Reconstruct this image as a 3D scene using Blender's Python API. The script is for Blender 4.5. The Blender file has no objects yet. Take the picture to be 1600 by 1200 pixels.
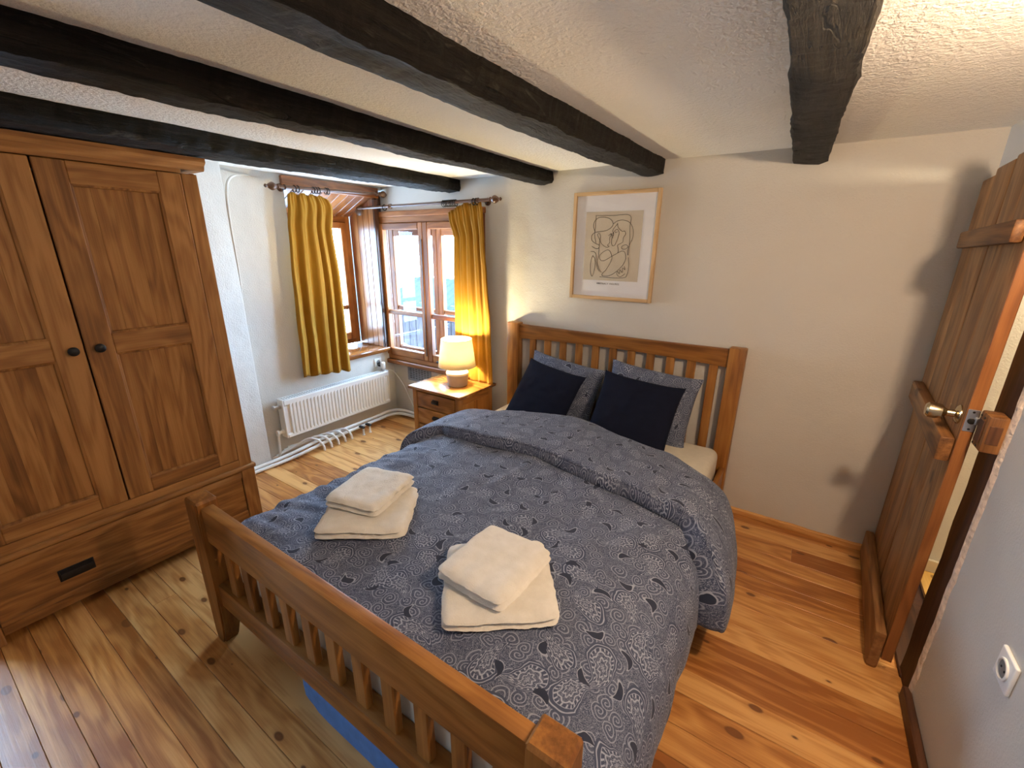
import bpy, bmesh, math, random
from mathutils import Vector, Matrix, noise
R = math.radians
PI = math.pi
sc = bpy.context.scene
C = sc.collection
random.seed(7)

# ------------------------------------------------------------------ camera
cam_d = bpy.data.cameras.new('camera')
cam_d.sensor_width = 36.0
cam_d.lens = 676.46 / 1600 * 36.0
cam_d.clip_start = 0.02
cam = bpy.data.objects.new('camera', cam_d)
C.objects.link(cam)
def cam_axes(yaw, pitch, roll):
    f = Vector((-math.sin(yaw)*math.cos(pitch), math.cos(yaw)*math.cos(pitch), -math.sin(pitch)))
    r0 = Vector((math.cos(yaw), math.sin(yaw), 0)); u0 = r0.cross(f)
    r = r0*math.cos(roll) + u0*math.sin(roll); u = -r0*math.sin(roll) + u0*math.cos(roll)
    return r, u, f
r_, u_, f_ = cam_axes(R(33.50869), R(17.56700), R(0.51299))
m = Matrix((( r_.x, u_.x, -f_.x, 0), (r_.y, u_.y, -f_.y, 0), (r_.z, u_.z, -f_.z, 1.5), (0, 0, 0, 1)))
cam.matrix_world = m
sc.camera = cam

# ------------------------------------------------------------------ world, lights, exposure
sc.view_settings.view_transform = 'Standard'
sc.view_settings.look = 'None'
sc.view_settings.exposure = 0.0
sc.view_settings.gamma = 1.0
sc.view_settings.use_curve_mapping = False
w = bpy.data.worlds.new('world'); sc.world = w; w.use_nodes = True
bg = w.node_tree.nodes['Background']
bg.inputs['Color'].default_value = (0.43, 0.68, 1.0, 1)
bg.inputs['Strength'].default_value = 46.0

def light(name, kind, loc, energy, col, size=0.05, rot=None):
    d = bpy.data.lights.new(name, kind); d.energy = energy; d.color = col
    if kind in ('POINT', 'SPOT'): d.shadow_soft_size = size
    o = bpy.data.objects.new(name, d); C.objects.link(o); o.location = loc
    if rot: o.rotation_euler = rot
    return o
def portal(name, loc, rot, sx, sy):
    d = bpy.data.lights.new(name, 'AREA'); d.shape = 'RECTANGLE'; d.size = sx; d.size_y = sy
    d.cycles.is_portal = True
    o = bpy.data.objects.new(name, d); C.objects.link(o); o.location = loc; o.rotation_euler = rot
    return o
# window openings (portals only steer sampling of the sky)
portal('portal_corner_left', (-3.46, 2.15, 1.26), (0, R(-90), 0), 1.34, 0.9)
portal('portal_corner_far', (-2.85, 2.915, 1.125), (R(-90), 0, 0), 1.78, 1.25)
portal('portal_rear', (-3.10, -0.35, 1.0), (0, R(-90), 0), 1.52, 0.40)
WARM = (1.0, 0.72, 0.47)
light('wall_lamp_light', 'POINT', (0.505, 0.95, 1.74), 52.0, WARM, 0.035)
light('table_lamp_light', 'POINT', (-2.065, 2.375, 0.815), 47.0, (1.0, 0.83, 0.50), 0.03)
light('hall_light', 'POINT', (1.45, 2.2, 1.7), 60.0, (1.0, 0.86, 0.6), 0.1)

# ------------------------------------------------------------------ node helpers
def newmat(name):
    m = bpy.data.materials.new(name); m.use_nodes = True
    nt = m.node_tree
    return m, nt, nt.nodes['Principled BSDF']
def nd(nt, t, **k):
    n = nt.nodes.new(t)
    for a, b in k.items():
        setattr(n, a, b)
    return n
def lk(nt, a, b): nt.links.new(a, b)
def mth(nt, op, a, b=None, c=None, clamp=False):
    n = nd(nt, 'ShaderNodeMath', operation=op); n.use_clamp = clamp
    for i, v in enumerate((a, b, c)):
        if v is None: continue
        if isinstance(v, (int, float)): n.inputs[i].default_value = v
        else: lk(nt, v, n.inputs[i])
    return n.outputs[0]
def ramp(nt, fac, stops, interp='LINEAR'):
    n = nd(nt, 'ShaderNodeValToRGB'); cr = n.color_ramp; cr.interpolation = interp
    while len(cr.elements) < len(stops): cr.elements.new(0.5)
    for e, (p, c) in zip(cr.elements, stops):
        e.position = p; e.color = (*c, 1) if len(c) == 3 else c
    lk(nt, fac, n.inputs[0]); return n.outputs[0]
def mixc(nt, fac, a, b, blend='MIX'):
    n = nd(nt, 'ShaderNodeMix', data_type='RGBA', blend_type=blend)
    for s, v in ((0, fac), (6, a), (7, b)):
        if isinstance(v, (int, float)): n.inputs[s].default_value = v
        elif isinstance(v, tuple): n.inputs[s].default_value = (*v, 1)
        else: lk(nt, v, n.inputs[s])
    return n.outputs[2]
def noise_tex(nt, vec, scale, detail=4, rough=0.5, dist=0.0):
    n = nd(nt, 'ShaderNodeTexNoise'); n.inputs['Scale'].default_value = scale
    n.inputs['Detail'].default_value = detail; n.inputs['Roughness'].default_value = rough
    n.inputs['Distortion'].default_value = dist
    if vec is not None: lk(nt, vec, n.inputs['Vector'])
    return n
def mapping(nt, vec, scale):
    n = nd(nt, 'ShaderNodeMapping'); n.inputs['Scale'].default_value = scale
    lk(nt, vec, n.inputs['Vector']); return n.outputs[0]
def bump(nt, h, bsdf, strength, dist):
    n = nd(nt, 'ShaderNodeBump'); n.inputs['Strength'].default_value = strength
    n.inputs['Distance'].default_value = dist
    lk(nt, h, n.inputs['Height']); lk(nt, n.outputs[0], bsdf.inputs['Normal'])

def plain(name, col, rough=0.5, metal=0.0, noise_amt=0.0, nscale=20, bumps=None, sheen=0.0, spec=0.5):
    m, nt, b = newmat(name)
    b.inputs['Base Color'].default_value = (*col, 1)
    b.inputs['Roughness'].default_value = rough; b.inputs['Metallic'].default_value = metal
    b.inputs['Specular IOR Level'].default_value = spec
    if sheen: b.inputs['Sheen Weight'].default_value = sheen
    tc = nd(nt, 'ShaderNodeTexCoord')
    if noise_amt:
        n = noise_tex(nt, tc.outputs['Object'], nscale, 5)
        lo = tuple(c*(1-noise_amt) for c in col); hi = tuple(min(1, c*(1+noise_amt)) for c in col)
        lk(nt, ramp(nt, n.outputs['Fac'], [(0.3, lo), (0.7, hi)]), b.inputs['Base Color'])
    if bumps:
        n = noise_tex(nt, tc.outputs['Object'], bumps[0], bumps[3] if len(bumps) > 3 else 3)
        bump(nt, n.outputs['Fac'], b, bumps[1], bumps[2])
    return m

_w = {}
TONES = {
    'oak':   ((0.140, 0.054, 0.013), (0.275, 0.118, 0.031), (0.40, 0.190, 0.058)),
    'bed':   ((0.150, 0.055, 0.012), (0.290, 0.118, 0.026), (0.41, 0.185, 0.048)),
    'floor': ((0.32, 0.110, 0.024), (0.55, 0.245, 0.066), (0.74, 0.400, 0.140)),
    'pine':  ((0.110, 0.032, 0.008), (0.215, 0.074, 0.018), (0.32, 0.122, 0.034)),
    'door':  ((0.085, 0.032, 0.010), (0.225, 0.098, 0.031), (0.36, 0.175, 0.064)),
    'edge':  ((0.14, 0.045, 0.013), (0.22, 0.080, 0.022), (0.30, 0.12, 0.035)),
    'dark':  ((0.030, 0.012, 0.007), (0.060, 0.024, 0.012), (0.10, 0.042, 0.02)),
    'tarred': ((0.016, 0.014, 0.014), (0.030, 0.026, 0.028), (0.05, 0.043, 0.045)),
    'light': ((0.46, 0.29, 0.14), (0.60, 0.40, 0.21), (0.70, 0.50, 0.29)),
    'hallfloor': ((0.50, 0.27, 0.06), (0.66, 0.40, 0.12), (0.78, 0.5, 0.18)),
}
def wood(tone, axis='Z', rough=0.45, knots=0.35, scale=1.0, var=0.5):
    key = (tone, axis, rough, knots, scale, var)
    if key in _w: return _w[key]
    m, nt, b = newmat('wood_%s_%s' % (tone, axis.lower()))
    tc = nd(nt, 'ShaderNodeTexCoord'); oi = nd(nt, 'ShaderNodeObjectInfo')
    off = nd(nt, 'ShaderNodeVectorMath', operation='SCALE')
    comb = nd(nt, 'ShaderNodeCombineXYZ')
    for i, k in enumerate((13.0, 29.0, 41.0)):
        lk(nt, mth(nt, 'MULTIPLY', oi.outputs['Random'], k), comb.inputs[i])
    add = nd(nt, 'ShaderNodeVectorMath', operation='ADD')
    lk(nt, tc.outputs['Object'], add.inputs[0]); lk(nt, comb.outputs[0], add.inputs[1])
    P = add.outputs[0]
    ai = 'XYZ'.index(axis)
    def sv(along, across):
        v = [across*scale]*3; v[ai] = along*scale; return tuple(v)
    warp = noise_tex(nt, mapping(nt, P, sv(0.9, 5.0)), 1.0, 3, 0.5, 0.4)
    rings = mth(nt, 'SINE', mth(nt, 'MULTIPLY', warp.outputs['Fac'], 62.0))
    rings = mth(nt, 'MULTIPLY_ADD', rings, 0.5, 0.5)
    fib = noise_tex(nt, mapping(nt, P, sv(2.6, 105.0)), 1.0, 5, 0.7)
    big = noise_tex(nt, mapping(nt, P, sv(0.7, 9.0)), 1.0, 4, 0.55, 0.3)
    v = mth(nt, 'MULTIPLY', rings, 0.26)
    v = mth(nt, 'MULTIPLY_ADD', fib.outputs['Fac'], 0.80, v)
    v = mth(nt, 'MULTIPLY_ADD', big.outputs['Fac'], 0.80, v)
    v = mth(nt, 'SUBTRACT', v, 0.29)
    v = mth(nt, 'MULTIPLY_ADD', mth(nt, 'SUBTRACT', oi.outputs['Random'], 0.5), var, v)
    d, c, l = TONES[tone]
    col = ramp(nt, v, [(0.28, d), (0.62, c), (0.95, l)])
    if knots > 0:
        vo = nd(nt, 'ShaderNodeTexVoronoi'); vo.inputs['Scale'].default_value = 1.0
        vo.inputs['Randomness'].default_value = 1.0
        flat = tone in ('floor', 'hallfloor')
        if flat: vo.voronoi_dimensions = '2D'
        lk(nt, mapping(nt, P, sv(4.2, 8.0) if flat else sv(3.6, 7.5)), vo.inputs['Vector'])
        sepc = nd(nt, 'ShaderNodeSeparateColor'); lk(nt, vo.outputs['Color'], sepc.inputs[0])
        rad = mth(nt, 'MULTIPLY_ADD', sepc.outputs[0], 0.11, 0.03)
        on = mth(nt, 'LESS_THAN', sepc.outputs[1], knots)
        k = mth(nt, 'SUBTRACT', rad, vo.outputs['Distance'])
        k = mth(nt, 'MULTIPLY', mth(nt, 'MULTIPLY', k, 30.0, clamp=True), on, clamp=True)
        col = mixc(nt, mth(nt, 'MULTIPLY', k, 0.93), col, (0.055, 0.018, 0.007))
        halo = mth(nt, 'MULTIPLY', mth(nt, 'MULTIPLY', mth(nt, 'SUBTRACT', mth(nt, 'MULTIPLY', rad, 2.0), vo.outputs['Distance']), 5.0, clamp=True), on)
        col = mixc(nt, mth(nt, 'MULTIPLY', halo, 0.5), col, d)
    lk(nt, col, b.inputs['Base Color'])
    b.inputs['Roughness'].default_value = rough
    if rough >= 0.4: b.inputs['Specular IOR Level'].default_value = 0.0 if tone == 'tarred' else 0.3
    bump(nt, fib.outputs['Fac'], b, 0.25, 0.0015)
    _w[key] = m
    return m

# ------------------------------------------------------------------ mesh helpers
def bx(bm, lo, hi, bev=0.0, seg=1, M=None):
    lo, hi = [min(a, b) for a, b in zip(lo, hi)], [max(a, b) for a, b in zip(lo, hi)]
    t = bmesh.new()
    bmesh.ops.create_cube(t, size=1.0)
    for v in t.verts:
        v.co = Vector([(lo[i]+hi[i])/2 + v.co[i]*(hi[i]-lo[i]) for i in range(3)])
    if bev > 0:
        bev = min(bev, 0.45*min(hi[i]-lo[i] for i in range(3)))
        bmesh.ops.bevel(t, geom=list(t.edges), offset=bev, segments=seg, affect='EDGES', profile=0.5)
    if M is not None: bmesh.ops.transform(t, matrix=M, verts=t.verts)
    me = bpy.data.meshes.new('tmp'); t.to_mesh(me); t.free()
    bm.from_mesh(me); bpy.data.meshes.remove(me)
    return bm
def box(lo, hi, bev=0.0, seg=1, M=None): return bx(bmesh.new(), lo, hi, bev, seg, M)
def tube(bm, pts, rad, n=8, caps=True):
    pts = [Vector(p) for p in pts]; rings = []
    rads = rad if isinstance(rad, (list, tuple)) else [rad]*len(pts)
    prev = None
    for i, p in enumerate(pts):
        t = (pts[min(i+1, len(pts)-1)] - pts[max(i-1, 0)]).normalized()
        if prev is None:
            a = Vector((0, 0, 1)) if abs(t.z) < 0.9 else Vector((1, 0, 0))
            s = t.cross(a).normalized()
        else:
            s = (prev - t*prev.dot(t)).normalized()
        prev = s; q = t.cross(s)
        rings.append([bm.verts.new(p + (s*math.cos(2*PI*k/n) + q*math.sin(2*PI*k/n))*rads[i]) for k in range(n)])
    for a, b in zip(rings, rings[1:]):
        for k in range(n):
            bm.faces.new((a[k], a[(k+1) % n], b[(k+1) % n], b[k]))
    if caps:
        bm.faces.new(rings[0][::-1]); bm.faces.new(rings[-1])
    return bm
def lathe(bm, prof, origin=(0, 0, 0), axis=(0, 0, 1), n=24, caps=True):
    """prof = [(radius, along)]"""
    ax = Vector(axis).normalized(); a = Vector((1, 0, 0)) if abs(ax.x) < 0.9 else Vector((0, 1, 0))
    s = ax.cross(a).normalized(); q = ax.cross(s); o = Vector(origin); rings = []
    for r, h in prof:
        rings.append([bm.verts.new(o + ax*h + (s*math.cos(2*PI*k/n) + q*math.sin(2*PI*k/n))*max(r, 1e-4)) for k in range(n)])
    for A, B in zip(rings, rings[1:]):
        for k in range(n): bm.faces.new((A[k], A[(k+1) % n], B[(k+1) % n], B[k]))
    if caps:
        bm.faces.new(rings[0][::-1]); bm.faces.new(rings[-1])
    return bm
def torus(bm, center, axis, R_, r, n=16, k=6):
    ax = Vector(axis).normalized(); a = Vector((0, 0, 1)) if abs(ax.z) < 0.9 else Vector((1, 0, 0))
    s = ax.cross(a).normalized(); q = ax.cross(s); c = Vector(center); rings = []
    for i in range(n):
        d = s*math.cos(2*PI*i/n) + q*math.sin(2*PI*i/n)
        rings.append([bm.verts.new(c + d*(R_ + r*math.cos(2*PI*j/k)) + ax*r*math.sin(2*PI*j/k)) for j in range(k)])
    for i in range(n):
        A, B = rings[i], rings[(i+1) % n]
        for j in range(k): bm.faces.new((A[j], A[(j+1) % k], B[(j+1) % k], B[j]))
    return bm
def grid(bm, P, nu, nv, uvf=None, closed_u=False):
    """P(i,j)->Vector; quads; uv layer in metres from uvf(i,j)"""
    V = [[bm.verts.new(P(i, j)) for j in range(nv)] for i in range(nu)]
    uvl = bm.loops.layers.uv.verify() if uvf else None
    for i in range(nu if closed_u else nu-1):
        for j in range(nv-1):
            idx = [(i, j), ((i+1) % nu, j), ((i+1) % nu, j+1), (i, j+1)]
            f = bm.faces.new([V[a][b] for a, b in idx])
            if uvf:
                for lp, (a, b) in zip(f.loops, idx): lp[uvl].uv = uvf(a, b)
    return V
def prism(bm, poly, axis, a, b):
    """extrude 2D polygon along axis index (0,1,2) from a to b; poly coords are the other two axes in order"""
    def mk(p, t):
        c = list(p); c.insert(axis, t); return bm.verts.new(c)
    A = [mk(p, a) for p in poly]; B = [mk(p, b) for p in poly]
    n = len(poly)
    for i in range(n): bm.faces.new((A[i], A[(i+1) % n], B[(i+1) % n], B[i]))
    bm.faces.new(A[::-1]); bm.faces.new(B)
    return bm
def link(name, me, parent=None, label=None):
    o = bpy.data.objects.new(name, me); C.objects.link(o)
    if parent is not None: o.parent = parent
    if label: o['label'] = label
    return o
def obj(name, bm, mat, parent=None, label=None, smooth=35, solid=0.0):
    bmesh.ops.recalc_face_normals(bm, faces=bm.faces)
    me = bpy.data.meshes.new(name); bm.to_mesh(me); bm.free()
    for mt in (mat if isinstance(mat, (list, tuple)) else [mat]): me.materials.append(mt)
    if smooth:
        me.polygons.foreach_set('use_smooth', [True]*len(me.polygons))
        me.set_sharp_from_angle(angle=R(smooth))
    o = link(name, me, parent, label)
    if solid:
        md = o.modifiers.new('thickness', 'SOLIDIFY'); md.thickness = solid; md.offset = 0
    return o
def tag(o, label, cat, group=None):
    o['label'] = label; o['category'] = cat
    if group: o['group'] = group
    return o
def thing(name, label, cat, loc=(0, 0, 0), rotz=0.0, group=None):
    o = bpy.data.objects.new(name, None); C.objects.link(o); o.empty_display_size = 0.1
    o.location = loc; o.rotation_euler = (0, 0, rotz)
    return tag(o, label, cat, group)
def struct(name, bm, mat, label=None, smooth=35):
    o = obj(name, bm, mat, None, label, smooth); o['kind'] = 'structure'; return o
def struct_empty(name, label=None, loc=(0, 0, 0), rotz=0.0):
    o = bpy.data.objects.new(name, None); C.objects.link(o); o.location = loc; o.rotation_euler = (0, 0, rotz)
    o['kind'] = 'structure'
    if label: o['label'] = label
    return o
def sub(o, lv=1):
    md = o.modifiers.new('subdivision', 'SUBSURF'); md.levels = lv; md.render_levels = lv
    return o
def cr(pts, n):
    """Catmull-Rom through pts, n samples per span"""
    P = [Vector(p) for p in pts]; P = [P[0]*2 - P[1]] + P + [P[-1]*2 - P[-2]]
    out = []
    for i in range(1, len(P)-2):
        for k in range(n):
            t = k/n; a, b, c, d = P[i-1:i+3]
            out.append(0.5*((2*b) + (c-a)*t + (2*a-5*b+4*c-d)*t*t + (3*b-a-3*c+d)*t**3))
    out.append(P[-2]); return out
def lerp_tab(tab, x):
    if x <= tab[0][0]: return tab[0][1]
    for (a, fa), (b, fb) in zip(tab, tab[1:]):
        if x <= b:
            t = (x-a)/(b-a); t = t*t*(3-2*t); return fa + (fb-fa)*t
    return tab[-1][1]
def ns(x, y=0.0, z=0.0): return noise.noise(Vector((x, y, z)))

# ------------------------------------------------------------------ plain materials
def plaster(name, col, lo_amt, fine_scale, fine_amt):
    m, nt, b = newmat(name)
    tc = nd(nt, 'ShaderNodeTexCoord'); P = tc.outputs['Object']
    n1 = noise_tex(nt, P, 2.2, 3); n2 = noise_tex(nt, P, fine_scale, 4, 0.6)
    lo = tuple(c*0.95 for c in col)
    lk(nt, ramp(nt, n1.outputs['Fac'], [(0.3, lo), (0.7, col)]), b.inputs['Base Color'])
    b.inputs['Roughness'].default_value = 0.85
    h = mth(nt, 'MULTIPLY_ADD', n1.outputs['Fac'], lo_amt, mth(nt, 'MULTIPLY', n2.outputs['Fac'], fine_amt))
    bump(nt, h, b, 1.0, 1.0)
    return m
M_wall = plaster('wall_plaster', (0.64, 0.61, 0.555), 0.03, 130, 0.0022)
M_ceil = plaster('ceiling_stucco', (0.89, 0.87, 0.83), 0.012, 75, 0.0075)
M_white = plain('white_enamel', (0.80, 0.79, 0.75), 0.35, 0, 0.03, 6)
M_pipe = plain('white_pipe', (0.78, 0.77, 0.74), 0.4, 0, 0.04, 10)
M_black = plain('black_plastic', (0.012, 0.012, 0.014), 0.4, 0, 0.1, 30)
M_iron = plain('black_iron', (0.02, 0.018, 0.017), 0.45, 0.6, 0.2, 40)
M_brass = plain('satin_brass', (0.52, 0.42, 0.27), 0.22, 1.0, 0.05, 20)
M_steel = plain('steel', (0.60, 0.60, 0.62), 0.3, 1.0, 0.05, 20)
M_grille = plain('grey_grille', (0.30, 0.31, 0.33), 0.5, 0.3, 0.05, 20)
M_hole = plain('dark_inside', (0.01, 0.01, 0.012), 0.8, 0, 0.1, 20)
M_matt = plain('mattress_cotton', (0.76, 0.71, 0.60), 0.9, 0, 0.04, 30, (300, 0.15, 0.002))
M_navy = plain('navy_cotton', (0.0035, 0.0055, 0.017), 0.95, 0, 0.12, 60, (380, 0.25, 0.002), 0.0, 0.2)
M_bag = plain('blue_fabric', (0.10, 0.235, 0.56), 0.75, 0, 0.12, 25, (40, 0.35, 0.006))
M_rod = plain('dark_stained_rod', (0.085, 0.036, 0.016), 0.35, 0, 0.25, 30)
M_mat = plain('mat_board', (0.80, 0.79, 0.82), 0.8, 0, 0.02, 5)
M_print = plain('beige_print', (0.61, 0.53, 0.42), 0.85, 0, 0.03, 8)
M_ink = plain('ink', (0.02, 0.018, 0.018), 0.8, 0, 0.05, 50)
M_rawplaster = plain('raw_plaster_edge', (0.62, 0.50, 0.41), 0.95, 0, 0.15, 60, (50, 0.8, 0.01))
M_sillw = wood('pine', 'Y', 0.18, 0.2)
M_ceramic = plain('brown_ceramic', (0.30, 0.24, 0.20), 0.5, 0, 0.1, 15)
M_glaze = plain('pale_glaze', (0.72, 0.62, 0.45), 0.4, 0, 0.05, 15)
M_cord = plain('white_cord', (0.8, 0.8, 0.78), 0.4, 0, 0.02, 10)

def towel_mat():
    m, nt, b = newmat('terry_towel')
    tc = nd(nt, 'ShaderNodeTexCoord'); P = tc.outputs['Object']
    n = noise_tex(nt, P, 260, 3, 0.7); n2 = noise_tex(nt, P, 25, 3)
    lk(nt, ramp(nt, n2.outputs['Fac'], [(0.3, (0.84, 0.79, 0.69)), (0.7, (0.93, 0.88, 0.79))]), b.inputs['Base Color'])
    b.inputs['Roughness'].default_value = 0.95; b.inputs['Sheen Weight'].default_value = 0.2
    bump(nt, mth(nt, 'ADD', n.outputs['Fac'], mth(nt, 'MULTIPLY', n2.outputs['Fac'], 1.0)), b, 0.7, 0.004)
    return m
M_towel = towel_mat()

def curtain_mat():
    m, nt, b = newmat('mustard_velvet')
    tc = nd(nt, 'ShaderNodeTexCoord')
    n = noise_tex(nt, mapping(nt, tc.outputs['Object'], (60, 60, 8)), 1.0, 4)
    lk(nt, ramp(nt, n.outputs['Fac'], [(0.3, (0.29, 0.135, 0.010)), (0.7, (0.35, 0.170, 0.016))]), b.inputs['Base Color'])
    b.inputs['Roughness'].default_value = 0.9; b.inputs['Sheen Weight'].default_value = 0.06; b.inputs['Specular IOR Level'].default_value = 0.15
    tr = nd(nt, 'ShaderNodeBsdfTranslucent'); tr.inputs[0].default_value = (0.50, 0.28, 0.03, 1)
    mx = nd(nt, 'ShaderNodeMixShader'); mx.inputs[0].default_value = 0.12
    out = nt.nodes['Material Output']
    lk(nt, b.outputs[0], mx.inputs[1]); lk(nt, tr.outputs[0], mx.inputs[2]); lk(nt, mx.outputs[0], out.inputs[0])
    return m
M_curt = curtain_mat()

def shade_mat():
    m, nt, b = newmat('cream_shade')
    tc = nd(nt, 'ShaderNodeTexCoord')
    n = noise_tex(nt, mapping(nt, tc.outputs['Object'], (120, 120, 120)), 1.0, 2)
    lk(nt, ramp(nt, n.outputs['Fac'], [(0.3, (0.80, 0.72, 0.55)), (0.7, (0.86, 0.78, 0.62))]), b.inputs['Base Color'])
    b.inputs['Roughness'].default_value = 0.9
    tr = nd(nt, 'ShaderNodeBsdfTranslucent'); tr.inputs[0].default_value = (0.80, 0.72, 0.52, 1)
    mx = nd(nt, 'ShaderNodeMixShader'); mx.inputs[0].default_value = 0.36
    out = nt.nodes['Material Output']
    lk(nt, b.outputs[0], mx.inputs[1]); lk(nt, tr.outputs[0], mx.inputs[2]); lk(nt, mx.outputs[0], out.inputs[0])
    return m
M_shade = shade_mat()

def glass_mat():
    m = bpy.data.materials.new('window_glass'); m.use_nodes = True; nt = m.node_tree
    nt.nodes.remove(nt.nodes['Principled BSDF'])
    t = nd(nt, 'ShaderNodeBsdfTransparent'); t.inputs[0].default_value = (0.985, 0.99, 0.99, 1)
    g = nd(nt, 'ShaderNodeBsdfGlossy'); g.inputs['Roughness'].default_value = 0.02
    fr = nd(nt, 'ShaderNodeLayerWeight'); fr.inputs[0].default_value = 0.5
    k = mth(nt, 'MULTIPLY_ADD', mth(nt, 'POWER', fr.outputs['Facing'], 4.0), 0.5, 0.03)
    mx = nd(nt, 'ShaderNodeMixShader'); lk(nt, k, mx.inputs[0])
    lk(nt, t.outputs[0], mx.inputs[1]); lk(nt, g.outputs[0], mx.inputs[2])
    lk(nt, mx.outputs[0], nt.nodes['Material Output'].inputs[0])
    return m
M_glass = glass_mat()

def beam_mat():
    m, nt, b = newmat('blackened_oak_beam')
    tc = nd(nt, 'ShaderNodeTexCoord'); P = tc.outputs['Object']
    g = noise_tex(nt, mapping(nt, P, (70, 3.5, 70)), 1.0, 7, 0.7, 0.5)
    s = noise_tex(nt, mapping(nt, P, (22, 6.0, 22)), 1.0, 7, 0.72, 0.6)
    gg = noise_tex(nt, mapping(nt, P, (6, 1.6, 6)), 1.0, 3, 0.5)
    base = ramp(nt, g.outputs['Fac'], [(0.38, (0.0022, 0.0016, 0.0012)), (0.56, (0.010, 0.0075, 0.005)), (0.75, (0.034, 0.027, 0.017))])
    dusty = ramp(nt, s.outputs['Fac'], [(0.56, (0, 0, 0)), (0.70, (1, 1, 1))])
    col = mixc(nt, mth(nt, 'MULTIPLY', dusty, 0.42), base, (0.15, 0.135, 0.115))
    green = ramp(nt, gg.outputs['Fac'], [(0.5, (0, 0, 0)), (0.7, (1, 1, 1))])
    col = mixc(nt, mth(nt, 'MULTIPLY', green, 0.30), col, (0.030, 0.024, 0.010))
    ck = noise_tex(nt, mapping(nt, P, (14, 0.9, 14)), 1.0, 3, 0.5, 0.8)
    crack = mth(nt, 'MULTIPLY', mth(nt, 'SUBTRACT', 0.006, mth(nt, 'ABSOLUTE', mth(nt, 'SUBTRACT', ck.outputs['Fac'], 0.5))), 300.0, None, True)
    col = mixc(nt, crack, col, (0.001, 0.001, 0.001))
    lk(nt, col, b.inputs['Base Color']); b.inputs['Roughness'].default_value = 0.6
    b.inputs['Specular IOR Level'].default_value = 0.25
    h = mth(nt, 'SUBTRACT', mth(nt, 'ADD', g.outputs['Fac'], mth(nt, 'MULTIPLY', s.outputs['Fac'], 1.4)), mth(nt, 'MULTIPLY', crack, 0.8))
    bump(nt, h, b, 1.0, 0.02)
    return m
M_beam = beam_mat()

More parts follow.
